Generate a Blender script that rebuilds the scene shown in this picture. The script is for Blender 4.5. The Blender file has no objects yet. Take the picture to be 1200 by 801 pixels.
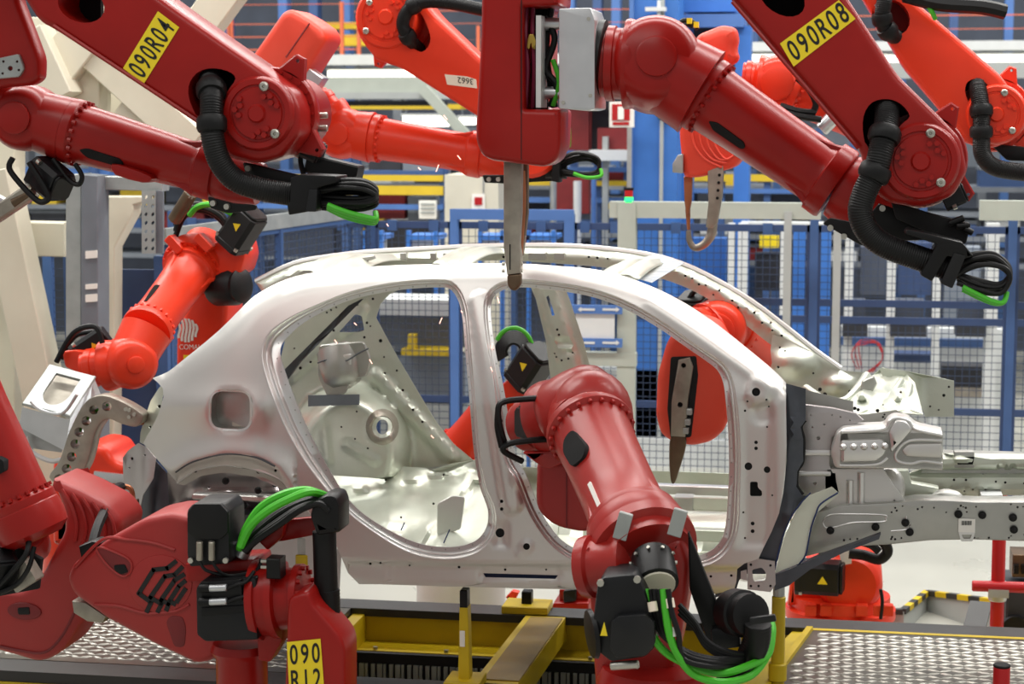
import bpy, bmesh, math, random
import numpy as np
from mathutils import Vector, Matrix
from mathutils.geometry import delaunay_2d_cdt
random.seed(7)
SC = bpy.context.scene
COL = SC.collection
PI = math.pi
# ---------------------------------------------------------------- camera, light, exposure
F = 2300.0                       # focal length in pixels of a 1200 px wide frame
YAW = math.radians(9.87)
PITCH = math.radians(6.63)
CAM = Vector((1.405, -8.08, 2.9))
cd = bpy.data.cameras.new('camera'); cam = bpy.data.objects.new('camera', cd); COL.objects.link(cam)
cam.location = CAM
cam.rotation_euler = (PI/2-PITCH, 0, YAW)
cd.sensor_width = 36; cd.lens = F*36/1200
cd.clip_end = 200
cd.dof.use_dof = True; cd.dof.focus_distance = 8.0; cd.dof.aperture_fstop = 3.6
SC.camera = cam
w = bpy.data.worlds.new('hall_light'); SC.world = w; w.use_nodes = True
w.node_tree.nodes['Background'].inputs[0].default_value = (1.0, 0.985, 0.96, 1)
w.node_tree.nodes['Background'].inputs[1].default_value = 0.38
def area(name, loc, rot, sx, sy, e, col=(1, .98, .94)):
    l = bpy.data.lights.new(name, 'AREA'); l.shape = 'RECTANGLE'; l.size = sx; l.size_y = sy
    l.energy = e; l.color = col
    o = bpy.data.objects.new(name, l); COL.objects.link(o); o.location = loc; o.rotation_euler = rot
area('ceiling_lamp_row', (0, 1.5, 8.0), (0, 0, 0), 16, 1.2, 900)
area('ceiling_lamp_row', (0, -4.5, 8.0), (math.radians(18), 0, 0), 16, 1.2, 230)
area('ceiling_lamp_row', (0, 7.0, 8.0), (0, 0, 0), 20, 1.2, 1050)
area('ceiling_lamp_row', (0, 12.0, 8.5), (0, 0, 0), 24, 1.2, 900)
vs = SC.view_settings
vs.view_transform = 'Standard'; vs.look = 'None'; vs.gamma = 1.0; vs.use_curve_mapping = False
vs.exposure = 0.22
# ---------------------------------------------------------------- where a point of the photograph lies in the place
cR = cam.rotation_euler.to_matrix()
RN = np.array(cR); CN = np.array(CAM)
def ray(x, y):
    return cR @ Vector(((x-600)/F, (400.5-y)/F, -1.0))
def W(x, y, Y):
    d = ray(x, y); t = (Y-CAM.y)/d.y
    return CAM + d*t
def WZ(x, y, Z):
    d = ray(x, y); t = (Z-CAM.z)/d.z
    return CAM + d*t
def Wn(px, py, Y):                # arrays
    px = np.asarray(px, float); py = np.asarray(py, float); Y = np.broadcast_to(np.asarray(Y, float), px.shape)
    d = np.stack([(px-600)/F, (400.5-py)/F, -np.ones_like(px)], -1) @ RN.T
    t = (Y-CN[1])/d[..., 1]
    return CN + d*t[..., None]
def mpp(p):
    return -(cR.transposed() @ (Vector(p)-CAM)).z/F
def my(x, y, Y): return mpp(W(x, y, Y))
# ---------------------------------------------------------------- materials
def lin(c):
    return tuple(((v/255)/12.92 if v/255 <= .04045 else ((v/255+.055)/1.055)**2.4) for v in c)
M = {}
def mat(name, rgb, rough=.5, metal=0., var=.1, scale=6., bump=0., bscale=60., spec=.5, rvar=.1, emit=0, coat=0, alpha=1, dust=None):
    m = bpy.data.materials.new(name); m.use_nodes = True; nt = m.node_tree; N = nt.nodes; L = nt.links
    b = N['Principled BSDF']; c = lin(rgb)
    tc = N.new('ShaderNodeTexCoord'); nz = N.new('ShaderNodeTexNoise'); nz.inputs['Scale'].default_value = scale
    nz.inputs['Detail'].default_value = 5; L.new(tc.outputs['Object'], nz.inputs['Vector'])
    r = N.new('ShaderNodeValToRGB'); L.new(nz.outputs[0], r.inputs[0])
    r.color_ramp.elements[0].position = .3; r.color_ramp.elements[1].position = .7
    r.color_ramp.elements[0].color = tuple(v*(1-var) for v in c)+(1,)
    r.color_ramp.elements[1].color = tuple(min(1, v*(1+var)) for v in c)+(1,)
    out = r.outputs[0]
    if dust:
        n2 = N.new('ShaderNodeTexNoise'); n2.inputs['Scale'].default_value = 2.3; n2.inputs['Detail'].default_value = 8
        L.new(tc.outputs['Object'], n2.inputs['Vector'])
        r2 = N.new('ShaderNodeValToRGB'); L.new(n2.outputs[0], r2.inputs[0])
        r2.color_ramp.elements[0].position = .48; r2.color_ramp.elements[0].color = (0, 0, 0, 1)
        r2.color_ramp.elements[1].position = .8; r2.color_ramp.elements[1].color = (dust[1],)*3+(1,)
        mx = N.new('ShaderNodeMix'); mx.data_type = 'RGBA'
        L.new(r2.outputs[0], mx.inputs[0]); L.new(out, mx.inputs[6]); mx.inputs[7].default_value = lin(dust[0])+(1,)
        out = mx.outputs[2]
    L.new(out, b.inputs['Base Color'])
    b.inputs['Metallic'].default_value = metal
    mr = N.new('ShaderNodeMapRange'); L.new(nz.outputs[0], mr.inputs[0])
    mr.inputs[3].default_value = max(.02, rough-rvar); mr.inputs[4].default_value = min(1, rough+rvar)
    L.new(mr.outputs[0], b.inputs['Roughness'])
    b.inputs['Specular IOR Level'].default_value = spec
    if coat: b.inputs['Coat Weight'].default_value = coat; b.inputs['Coat Roughness'].default_value = .15
    if bump:
        n3 = N.new('ShaderNodeTexNoise'); n3.inputs['Scale'].default_value = bscale; L.new(tc.outputs['Object'], n3.inputs['Vector'])
        bp = N.new('ShaderNodeBump'); bp.inputs['Strength'].default_value = bump; bp.inputs['Distance'].default_value = .01
        L.new(n3.outputs[0], bp.inputs['Height']); L.new(bp.outputs[0], b.inputs['Normal'])
    if emit:
        b.inputs['Emission Color'].default_value = c+(1,); b.inputs['Emission Strength'].default_value = emit
    if alpha < 1:
        b.inputs['Alpha'].default_value = alpha
    M[name] = m
    return m
mat('red_deep', (152, 22, 17), .3, var=.08, scale=5, spec=.3, rvar=.06, dust=((124, 46, 36), .22))  # near robots' red; their dimmer light is partly put into the colour
mat('red_bright', (228, 58, 30), .32, var=.05, scale=5, spec=.35, rvar=.06, dust=((214, 86, 56), .2))  # far robots' red; their stronger light is partly put into the colour
mat('red_faded', (160, 34, 28), .33, var=.07, scale=4, spec=.45, rvar=.06, dust=((170, 74, 62), .25))
mat('red_cover', (162, 36, 33), .46, var=.1, scale=4, dust=((110, 50, 44), .45))
mat('red_cover_bright', (226, 66, 42), .46, var=.05, scale=3, dust=((226, 110, 90), .3))
mat('red_post', (190, 16, 24), .4, var=.06)
mat('black', (13, 13, 14), .42, var=.2, spec=.28, dust=((40, 39, 37), .3))
mat('black_rubber', (14, 14, 15), .48, var=.2, spec=.28, dust=((42, 41, 39), .3))
mat('black_soft', (12, 12, 13), .8, var=.1)
mat('motor_black', (23, 24, 26), .42, var=.15, spec=.3, dust=((62, 60, 56), .4))
mat('dark_void', (7, 7, 8), .9, var=.05)  # near-black for flat plates that paint the shade of openings
mat('green_cable', (70, 182, 36), .42, var=.08)
mat('steel_outer', (214, 212, 208), .43, metal=.85, var=.035, scale=2.5, rvar=.05)
mat('steel_sheen', (222, 221, 219), .33, metal=.9, var=.03, scale=3, rvar=.05)
mat('steel_inner', (208, 213, 200), .4, metal=.7, var=.07, scale=5, rvar=.1, bump=.05)
mat('steel_grey', (178, 178, 173), .42, metal=.85, var=.1, scale=7, rvar=.1)
mat('steel_rose', (188, 183, 183), .4, metal=.85, var=.08, scale=4, rvar=.08)  # pinkish tint puts the red robots' reflection into the steel colour
mat('steel_dark', (84, 86, 90), .42, metal=.85, var=.2, scale=7)
mat('primer_dark', (82, 85, 92), .42, metal=.75, var=.2, scale=9)
mat('primer_pale', (206, 210, 194), .5, metal=.0, var=.05, scale=6)
mat('sealant_blue', (34, 52, 96), .5, var=.1)
mat('gun_metal', (166, 160, 148), .42, metal=.75, var=.18, scale=14, dust=((96, 82, 66), .5))
mat('gun_bronze', (104, 86, 68), .42, metal=.7, var=.2, scale=12)
mat('copper', (172, 110, 78), .4, metal=.85, var=.2, scale=10)
mat('aluminium', (206, 208, 210), .36, metal=.9, var=.06, scale=8)
mat('zinc', (170, 174, 172), .42, metal=.6, var=.12, scale=9)
mat('bolt_steel', (188, 186, 176), .35, metal=.9, var=.1)
mat('yellow_paint', (202, 174, 18), .42, var=.1, scale=4, dust=((140, 112, 20), .55))
mat('yellow_label', (240, 212, 30), .5, var=.03)
mat('yellow_hall', (206, 176, 40), .55, var=.06)
mat('ink', (16, 16, 16), .6, var=.0)
mat('white_label', (236, 234, 226), .55, var=.03)
mat('paper', (240, 226, 206), .6, var=.03)
mat('cream', (208, 203, 184), .5, var=.05, scale=3, dust=((176, 168, 144), .4))
mat('blue_fence', (56, 84, 130), .5, var=.08)
mat('blue_navy', (46, 66, 104), .5, var=.08)
mat('blue_bright', (56, 112, 188), .45, var=.06)
mat('blue_mid', (74, 112, 172), .5, var=.06)
mat('wire', (58, 72, 98), .5, metal=.3, var=.05)
mat('wire_pale', (150, 158, 164), .5, metal=.3, var=.05)
mat('orange', (206, 104, 70), .5, var=.06)
mat('maroon', (116, 26, 28), .55, var=.2)
mat('white_paint', (206, 209, 208), .5, var=.04)
mat('grey_paint', (160, 164, 162), .5, var=.05)
mat('grey_green', (166, 172, 162), .5, var=.05)
mat('grey_mid', (110, 116, 124), .55, var=.12)
mat('dark_machine', (42, 44, 50), .6, var=.3)
mat('hall_dark', (66, 72, 84), .8, var=.25, scale=2)
mat('hall_grey', (120, 128, 138), .8, var=.2, scale=1.5)
mat('floor_grey', (170, 170, 161), .28, var=.05, scale=1.2, rvar=.1)
mat('deck_black', (44, 43, 42), .5, var=.2)
mat('tread_plate', (104, 100, 92), .36, metal=.75, var=.15, scale=5)
mat('tread_bright', (172, 170, 162), .36, metal=.85, var=.08, scale=8)
mat('lamp_tube', (255, 250, 235), .4, var=0, emit=2.5)
mat('lamp_green', (40, 235, 110), .4, var=0, emit=2)
mat('lamp_red', (170, 20, 24), .4, var=0)
mat('lamp_orange', (255, 140, 40), .4, var=0, emit=2)
mat('brass', (176, 148, 70), .35, metal=.85)
mat('maroon_hose', (112, 20, 52), .45, var=.1)
mat('clear_film', (232, 236, 236), .18, var=.03, spec=.6, alpha=.68, bump=.6, bscale=16)
mat('worn_yellow', (142, 116, 52), .4, metal=.3, var=.2, scale=6)
mat('hole_shade', (10, 10, 11), .8, var=.0)  # near-black stands in for the shade inside holes
mat('spark', (255, 190, 170), .5, var=0, emit=2)
# ---------------------------------------------------------------- mesh building
ORG = {}
def thing(name, label, cat, loc=(0, 0, 0), group=None, kind=None):
    o = bpy.data.objects.new(name, None); COL.objects.link(o); o.location = loc; o.empty_display_size = .1
    o['label'] = label; o['category'] = cat
    if group: o['group'] = group
    if kind: o['kind'] = kind
    ORG[o.name] = Vector(loc)
    return o
def structure(o, label=None):
    o['kind'] = 'structure'
    if label: o['label'] = label
    return o
def tag(o, label, cat, group=None):
    o['label'] = label; o['category'] = cat
    if group: o['group'] = group
    return o
def frame(n):
    n = Vector(n).normalized()
    a = Vector((0, 0, 1)) if abs(n.z) < .9 else Vector((1, 0, 0))
    u = a.cross(n).normalized(); v = n.cross(u)
    return u, v, n
def inpoly(px, py, poly):
    p = np.asarray(poly, float); x1 = p[:, 0]; y1 = p[:, 1]; x2 = np.roll(x1, -1); y2 = np.roll(y1, -1)
    ins = np.zeros(len(px), bool)
    for a, b, c, d in zip(x1, y1, x2, y2):
        if b == d: continue
        k = ((b > py) != (d > py)) & (px < (c-a)*(py-b)/(d-b)+a)
        ins ^= k
    return ins
def pdist(px, py, line, closed=False):
    p = np.asarray(line, float); q = np.roll(p, -1, 0)
    if not closed: p, q = p[:-1], q[:-1]
    best = np.full(np.shape(px), 1e9)
    for (a, b), (c, d) in zip(p, q):
        dx, dy = c-a, d-b; L2 = dx*dx+dy*dy+1e-12
        t = np.clip(((px-a)*dx+(py-b)*dy)/L2, 0, 1)
        best = np.minimum(best, np.hypot(px-a-t*dx, py-b-t*dy))
    return best
def cr(pts, closed=True, n=4):
    P = [Vector(p) if not isinstance(p, Vector) else p for p in pts]; N = len(P); out = []
    rng = range(N) if closed else range(N-1)
    for i in rng:
        if closed: p0, p1, p2, p3 = P[i-1], P[i], P[(i+1) % N], P[(i+2) % N]
        else: p0, p1, p2, p3 = P[max(i-1, 0)], P[i], P[i+1], P[min(i+2, N-1)]
        for k in range(n):
            t = k/n
            out.append(.5*((2*p1)+(p2-p0)*t+(2*p0-5*p1+4*p2-p3)*t*t+(3*p1-p0-3*p2+p3)*t**3))
    if not closed: out.append(P[-1])
    return out
def fil(pts, r, n=4):
    """polygon with rounded corners; r is one radius or one per corner"""
    P = [Vector(p) for p in pts]; N = len(P); out = []
    rs = r if isinstance(r, (list, tuple)) else [r]*N
    for i in range(N):
        p = P[i]; a = P[i-1]-p; b = P[(i+1) % N]-p
        if rs[i] <= 0 or a.length < 1e-9 or b.length < 1e-9: out.append(p); continue
        d = min(rs[i], a.length*.45, b.length*.45)
        p0 = p+a.normalized()*d; p2 = p+b.normalized()*d
        for k in range(n+1):
            t = k/n; out.append(p0*(1-t)**2+p*2*t*(1-t)+p2*t*t)
    return out
def resample(pts, N, closed=True):
    p = np.array([tuple(q)[:2] for q in pts], float)
    if closed: p = np.vstack([p, p[:1]])
    s = np.r_[0, np.cumsum(np.hypot(*np.diff(p, axis=0).T))]
    t = np.linspace(0, s[-1], N, endpoint=not closed)
    return np.stack([np.interp(t, s, p[:, 0]), np.interp(t, s, p[:, 1])], 1)
def area2(p):
    p = np.asarray([tuple(q)[:2] for q in p], float); x, y = p[:, 0], p[:, 1]
    return .5*np.sum(x*np.roll(y, -1)-np.roll(x, -1)*y)
def offs(pts, d):
    """offset a closed polygon outwards by d (number or array)"""
    p = np.asarray([tuple(q)[:2] for q in pts], float)
    s = 1 if area2(p) > 0 else -1
    e1 = p-np.roll(p, 1, 0); e2 = np.roll(p, -1, 0)-p
    def nm(e): l = np.hypot(e[:, 0], e[:, 1])[:, None]+1e-12; return np.stack([e[:, 1], -e[:, 0]], 1)/l*s
    n1, n2 = nm(e1), nm(e2); n = n1+n2; l2 = (n*n).sum(1)[:, None]
    n = np.where(l2 > 1e-6, 2*n/np.maximum(l2, .5), n1)
    d = np.broadcast_to(np.asarray(d, float), (len(p),))
    return p+n*d[:, None]
def circ(cx, cy, rx, ry=None, n=16, rot=0):
    ry = rx if ry is None else ry; c, s = math.cos(rot), math.sin(rot)
    return [(cx+rx*math.cos(2*PI*k/n)*c-ry*math.sin(2*PI*k/n)*s, cy+rx*math.cos(2*PI*k/n)*s+ry*math.sin(2*PI*k/n)*c) for k in range(n)]
def cdt(outline, holes=(), extra=None):
    vs_, es = [], []
    for lp in [outline]+list(holes):
        b = len(vs_); vs_ += [Vector((float(p[0]), float(p[1]))) for p in lp]; n = len(lp)
        es += [(b+i, b+(i+1) % n) for i in range(n)]
    if extra is not None: vs_ += [Vector((float(a), float(b))) for a, b in extra]
    r = delaunay_2d_cdt(vs_, es, [], 0, 1e-6)
    V_, F_ = r[0], r[2]
    a = np.array([(p.x, p.y) for p in V_]); f = np.array([tuple(t) for t in F_ if len(t) == 3])
    c = a[f].mean(1)
    k = inpoly(c[:, 0], c[:, 1], np.array([tuple(p)[:2] for p in outline], float))
    for h in holes:
        h = np.array([tuple(p)[:2] for p in h], float); lo = h.min(0); hi = h.max(0)
        i = np.where(k & (c[:, 0] > lo[0]) & (c[:, 0] < hi[0]) & (c[:, 1] > lo[1]) & (c[:, 1] < hi[1]))[0]
        if len(i): k[i[inpoly(c[i, 0], c[i, 1], h)]] = False
    return V_, [tuple(int(v) for v in t) for t in f[k]]
class MB:
    def __init__(s): s.v = []; s.f = []
    def add(s, vs, fs):
        b = len(s.v); s.v += [Vector(v) for v in vs]; s.f += [[b+i for i in f] for f in fs]; return s
    def rings(s, rings, closed=True, cap0=False, cap1=False):
        n = len(rings[0]); vs = [p for r in rings for p in r]; fs = []
        for i in range(len(rings)-1):
            for k in range(n if closed else n-1):
                k2 = (k+1) % n; fs.append((i*n+k, i*n+k2, (i+1)*n+k2, (i+1)*n+k))
        if cap0: fs.append(tuple(range(n)))
        if cap1: fs.append(tuple((len(rings)-1)*n+k for k in range(n)))
        return s.add(vs, fs)
    def lathe(s, p0, d, prof, n=28, cap=True, sq=None):
        """turned body: prof = [(distance along d, radius)...]"""
        u, v, w_ = frame(d); p0 = Vector(p0); rg = []
        for t, r in prof:
            rg.append([p0+w_*t+(u*math.cos(2*PI*k/n)+v*math.sin(2*PI*k/n))*max(r, 1e-4) for k in range(n)])
        return s.rings(rg, True, cap, cap)
    def cyl(s, p0, p1, r0, r1=None, n=20, bev=0):
        p0 = Vector(p0); p1 = Vector(p1); d = p1-p0; L = d.length; r1 = r0 if r1 is None else r1
        if bev: pr = [(0, r0-bev), (bev, r0), (L-bev, r1), (L, r1-bev)]
        else: pr = [(0, r0), (L, r1)]
        return s.lathe(p0, d, pr, n)
    def ball(s, c, r, sx=1, sy=1, sz=1, n=20, m=12):
        c = Vector(c); rg = []
        for i in range(m+1):
            a = -PI/2+PI*i/m; a = max(-PI/2+.02, min(PI/2-.02, a))
            rg.append([c+Vector((r*sx*math.cos(a)*math.cos(2*PI*k/n), r*sy*math.cos(a)*math.sin(2*PI*k/n), r*sz*math.sin(a))) for k in range(n)])
        return s.rings(rg, True, True, True)
    def tube(s, pts, r, n=10, seg=6, corr=0, cap=True, smooth=True):
        P = cr(pts, False, seg) if smooth and len(pts) > 2 else [Vector(p) for p in pts]
        if corr:                       # ribbed hose: even steps, radius up and down
            q = [P[0]]; acc = 0
            arr = np.array([tuple(p) for p in P]); sL = np.r_[0, np.cumsum(np.linalg.norm(np.diff(arr, axis=0), axis=1))]
            m = max(4, int(sL[-1]/corr)*2); t = np.linspace(0, sL[-1], m)
            P = [Vector((np.interp(a, sL, arr[:, 0]), np.interp(a, sL, arr[:, 1]), np.interp(a, sL, arr[:, 2]))) for a in t]
        rg = []; u = None
        for i, p in enumerate(P):
            d = (P[min(i+1, len(P)-1)]-P[max(i-1, 0)]).normalized()
            if u is None: u = frame(d)[0]
            u = (u-d*u.dot(d)).normalized(); v = d.cross(u)
            rr = r(i/(len(P)-1)) if callable(r) else r
            if corr: rr *= 1.0 if i % 2 else .955
            rg.append([p+(u*math.cos(2*PI*k/n)+v*math.sin(2*PI*k/n))*rr for k in range(n)])
        return s.rings(rg, True, cap, cap)
    def prism(s, pts, O, U, V, N, T, bev=0, nb=2, holes=(), back=True):
        """outline in metres on axes U, V, from O, thickness T along N, rounded edges"""
        O, U, V, N = Vector(O), Vector(U), Vector(V), Vector(N)
        pts = [tuple(p)[:2] for p in pts]
        def lift(p, h): return [O+U*float(a)+V*float(b)+N*h for a, b in p]
        steps = [(0, 0)] if not bev else [(bev*(1-math.sin(PI/2*k/nb)), bev*(1-math.cos(PI/2*k/nb))) for k in range(nb+1)]
        prof = steps+[(i, T-h) for i, h in reversed(steps)]
        s.rings([lift(offs(pts, -i), h) for i, h in prof])
        hs = []
        for h_ in holes:
            h_ = [tuple(p)[:2] for p in h_]; hs.append(h_)
            s.rings([lift(h_, 0), lift(h_, T)])
        cap = offs(pts, -bev) if bev else pts
        cv, cf = cdt(cap, hs)
        s.add([O+U*p.x+V*p.y for p in cv], cf)
        if back: s.add([O+U*p.x+V*p.y+N*T for p in cv], cf)
        return s
    def plate(s, px, Y0, T, bev=0, nb=2, holes=()):
        """outline traced on the plane Y = Y0, real thickness T away from the viewer"""
        def m(l): return [(q.x, q.z) for q in (W(p[0], p[1], Y0) for p in l)]
        return s.prism(m(px), (0, Y0, 0), (1, 0, 0), (0, 0, 1), (0, 1, 0), T, bev, nb, [m(h) for h in holes])
    def box(s, c, hx, hy, hz, U=(1, 0, 0), V=(0, 1, 0), bev=0):
        U = Vector(U).normalized(); V = Vector(V); V = (V-U*V.dot(U)).normalized(); N = U.cross(V); c = Vector(c)
        if bev:
            return s.prism([(-hx, -hy), (hx, -hy), (hx, hy), (-hx, hy)], c-N*hz, U, V, N, 2*hz, bev, 1)
        vs = [c+U*(a*hx)+V*(b*hy)+N*(d*hz) for d in (-1, 1) for a, b in ((-1, -1), (1, -1), (1, 1), (-1, 1))]
        return s.add(vs, [(0, 1, 2, 3), (4, 5, 6, 7), (0, 1, 5, 4), (1, 2, 6, 5), (2, 3, 7, 6), (3, 0, 4, 7)])
    def bx(s, x0, x1, y0, y1, z0, z1):
        return s.box(((x0+x1)/2, (y0+y1)/2, (z0+z1)/2), abs(x1-x0)/2, abs(y1-y0)/2, abs(z1-z0)/2)
    def bar(s, p0, p1, w_, h_, up=(0, 0, 1), bev=0):
        p0 = Vector(p0); p1 = Vector(p1); d = p1-p0
        up = Vector(up)
        if abs(d.normalized().dot(up)) > .95: up = Vector((0, 1, 0))
        return s.box((p0+p1)/2, d.length/2, w_/2, h_/2, d, up.cross(d), bev)
    def build(s, name, m, parent=None, smooth=True, ang=38, label=None, merge=1e-5):
        me = bpy.data.meshes.new(name)
        o = bpy.data.objects.new(name, me); COL.objects.link(o)
        org = Vector((0, 0, 0))
        if parent is not None:
            r = parent
            while r.parent is not None: r = r.parent
            org = ORG.get(r.name, org); o.parent = parent
        me.from_pydata([tuple(v-org) for v in s.v], [], s.f)
        bm = bmesh.new(); bm.from_mesh(me)
        bmesh.ops.remove_doubles(bm, verts=bm.verts, dist=merge)
        bmesh.ops.dissolve_degenerate(bm, dist=1e-6, edges=bm.edges)
        bmesh.ops.recalc_face_normals(bm, faces=bm.faces)
        bm.to_mesh(me); bm.free()
        if smooth:
            me.shade_smooth()
            me.set_sharp_from_angle(angle=math.radians(ang))
        me.materials.append(M[m])
        if label: o['label'] = label
        return o
def text(name, body, O, U, V, N, h, m, parent, lift=.002, wx=1., align='LEFT', bold=.0, space=1.):
    cu = bpy.data.curves.new('lettering', 'FONT'); cu.body = body; cu.size = 1; cu.align_x = align; cu.offset = bold; cu.space_character = space
    t = bpy.data.objects.new('lettering', cu); COL.objects.link(t)
    dg = bpy.context.evaluated_depsgraph_get(); me = bpy.data.meshes.new_from_object(t.evaluated_get(dg))
    bpy.data.objects.remove(t); bpy.data.curves.remove(cu)
    U, V, N, O = Vector(U).normalized(), Vector(V).normalized(), Vector(N).normalized(), Vector(O)
    k = h/.7
    mb = MB(); mb.add([O+U*(v.co.x*k*wx)+V*(v.co.y*k)+N*lift for v in me.vertices], [list(p.vertices) for p in me.polygons])
    bpy.data.meshes.remove(me)
    return mb.build(name, m, parent, smooth=False)
def sheet(name, outline, Yf, m, parent, holes=(), dots=(), sp=8, thick=.0, rim=True, ang=60, label=None):
    """pressed sheet-metal panel: outline and holes traced, depth from Yf, interior grid dense enough for its pressings"""
    out = np.array([tuple(p)[:2] for p in outline], float)
    hs = [np.array([tuple(p)[:2] for p in h], float) for h in holes]+[np.array(circ(x, y, r, n=8 if r < 3 else 14)) for x, y, r in dots]
    x0, y0 = out.min(0); x1, y1 = out.max(0)
    gx, gy = np.meshgrid(np.arange(x0+sp*.5, x1, sp), np.arange(y0+sp*.5, y1, sp*.87))
    gx[1::2] += sp*.5
    gx = gx.ravel(); gy = gy.ravel()
    k = inpoly(gx, gy, out)
    k &= pdist(gx, gy, out, True) > sp*.45
    for h in hs:
        c = h.mean(0); R = np.hypot(*(h-c).T).max()+sp
        near = k & (np.hypot(gx-c[0], gy-c[1]) < R)
        if near.any():
            i = np.where(near)[0]
            bad = inpoly(gx[i], gy[i], h) | (pdist(gx[i], gy[i], h, True) < sp*.4)
            k[i[bad]] = False
    cv, cf = cdt(out, hs, np.stack([gx[k], gy[k]], 1))
    a = np.array([(p.x, p.y) for p in cv])
    Y = Yf(a[:, 0], a[:, 1]) if callable(Yf) else np.full(len(a), float(Yf))
    P = Wn(a[:, 0], a[:, 1], Y)
    mb = MB(); mb.add([Vector(p) for p in P], cf)
    o = mb.build(name, m, parent, ang=ang, label=label)
    if thick:
        md = o.modifiers.new('thickness', 'SOLIDIFY'); md.thickness = thick; md.offset = 0
        es_ = o.modifiers.new('crisp edges', 'EDGE_SPLIT'); es_.split_angle = math.radians(50)
    if dots and callable(Yf):                  # near-black discs that paint the shade inside the punched holes
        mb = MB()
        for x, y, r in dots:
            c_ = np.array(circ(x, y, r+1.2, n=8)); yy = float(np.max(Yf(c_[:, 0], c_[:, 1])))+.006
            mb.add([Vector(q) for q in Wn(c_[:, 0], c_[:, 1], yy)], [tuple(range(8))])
        q = mb.build('hole_shade_disc', 'hole_shade', o); q['kind'] = 'stuff'
    return o
def sst(a): a = np.clip(a, 0, 1); return a*a*(3-2*a)
# ================================================================ the hall
def rect(mb, x0, y0, x1, y1, Y, T=.06, bev=0):
    """upright block whose front face spans the traced rectangle on plane Y"""
    a = W(x0, y0 if y1 is None else y1, Y); b = W(x1, y0, Y)
    if y1 is None: a.z = 0                       # stands on the floor
    c = ((a+b)/2)+Vector((0, T/2, 0))
    return mb.box(c, abs(b.x-a.x)/2, abs(b.z-a.z)/2, T/2, (1, 0, 0), (0, 0, 1), bev)
def rbox(name, x0, y0, x1, y1, Y, T, m, parent=None, bev=0):
    return rect(MB(), x0, y0, x1, y1, Y, T, bev).build(name, m, parent)
structure(MB().bx(-16, 12, -11, 17, -.1, 0).build('floor', 'floor_grey'), 'pale grey polished factory floor')
structure(MB().bx(-16, 12, 16.6, 16.8, 0, 7).build('wall_back', 'hall_dark'), 'dark far wall of the factory hall')

# ---- raised carrier deck (z = DK)
DK = .42
deck = thing('carrier_deck', 'yellow steel carrier deck with black edge bands under the car body', 'platform', (0, .7, 0))
MB().bx(-6, .78, -.02, .16, DK-.05, DK).build('edge_band', 'deck_black', deck)
MB().bx(-6, .78, -.03, .0, 0, DK-.05).build('front_beam', 'yellow_paint', deck)
MB().bx(-6, 6, 1.34, 1.52, DK-.04, DK).build('edge_band', 'deck_black', deck)
b = MB(); b.bx(-6, 6, 1.36, 1.5, .0, DK-.04); b.build('rear_beam', 'yellow_paint', deck)
b = MB(); b.bx(-1.0, .98, 1.18, 1.36, DK-.25, DK-.17); b.bx(-1.0, .98, 1.18, 1.22, DK-.3, DK-.22); b.build('rear_ledge', 'yellow_paint', deck)
MB().bx(-1.0, .98, .16, 1.36, .0, .05).build('pit_floor', 'deck_black', deck)
MB().bx(-1.05, -.99, .16, 1.36, 0, DK-.03).build('cross_beam', 'yellow_paint', deck)
q0 = WZ(643, 730, DK-.06); q1 = WZ(600, 792, DK-.06)
MB().bar((q0.x, 1.36, DK-.06), (q1.x-.02, .14, DK-.06), .2, .12).build('cross_beam', 'yellow_paint', deck)
MB().bar((q0.x+.01, 1.3, DK+.003), (q1.x+.0, .2, DK+.003), .16, .006).build('worn_plate', 'worn_yellow', deck)
MB().prism([(0, 0), (.18, 0), (.12, .14), (0, .16)], WZ(398, 742, DK-.16), (1, 0, 0), (0, 0, 1), (0, 1, 0), .05).build('gusset', 'yellow_paint', deck)
# chain rack in the pit
ck = MB(); ck.bx(-1.0, .98, .96, .99, .05, .3); ck.build('rack_beam', 'black_soft', deck)
sl = MB()
for i in range(64): sl.bx(-.98+i*.03, -.967+i*.03+.006*(i % 3), .945, .96, .13, .25)
o = sl.build('rack_slots', 'zinc', deck); o['kind'] = 'stuff'
MB().bx(-1.0, .98, .62, .78, .05, .16).build('guide_rail', 'zinc', deck)
for i in range(6): MB().cyl((-.9+i*.36, 1.2, DK-.17), (-.9+i*.36, 1.2, DK-.155), .012, n=8).build('bolt', 'bolt_steel', deck)
b = MB()
p = WZ(45, 790, DK-.12); b.bar((p.x-.12, -.045, DK-.13), (p.x+.12, -.045, DK-.13), .03, .03); b.box((p.x, -.045, DK-.115), .02, .02, .03)
b.build('latch', 'black', deck)
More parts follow.
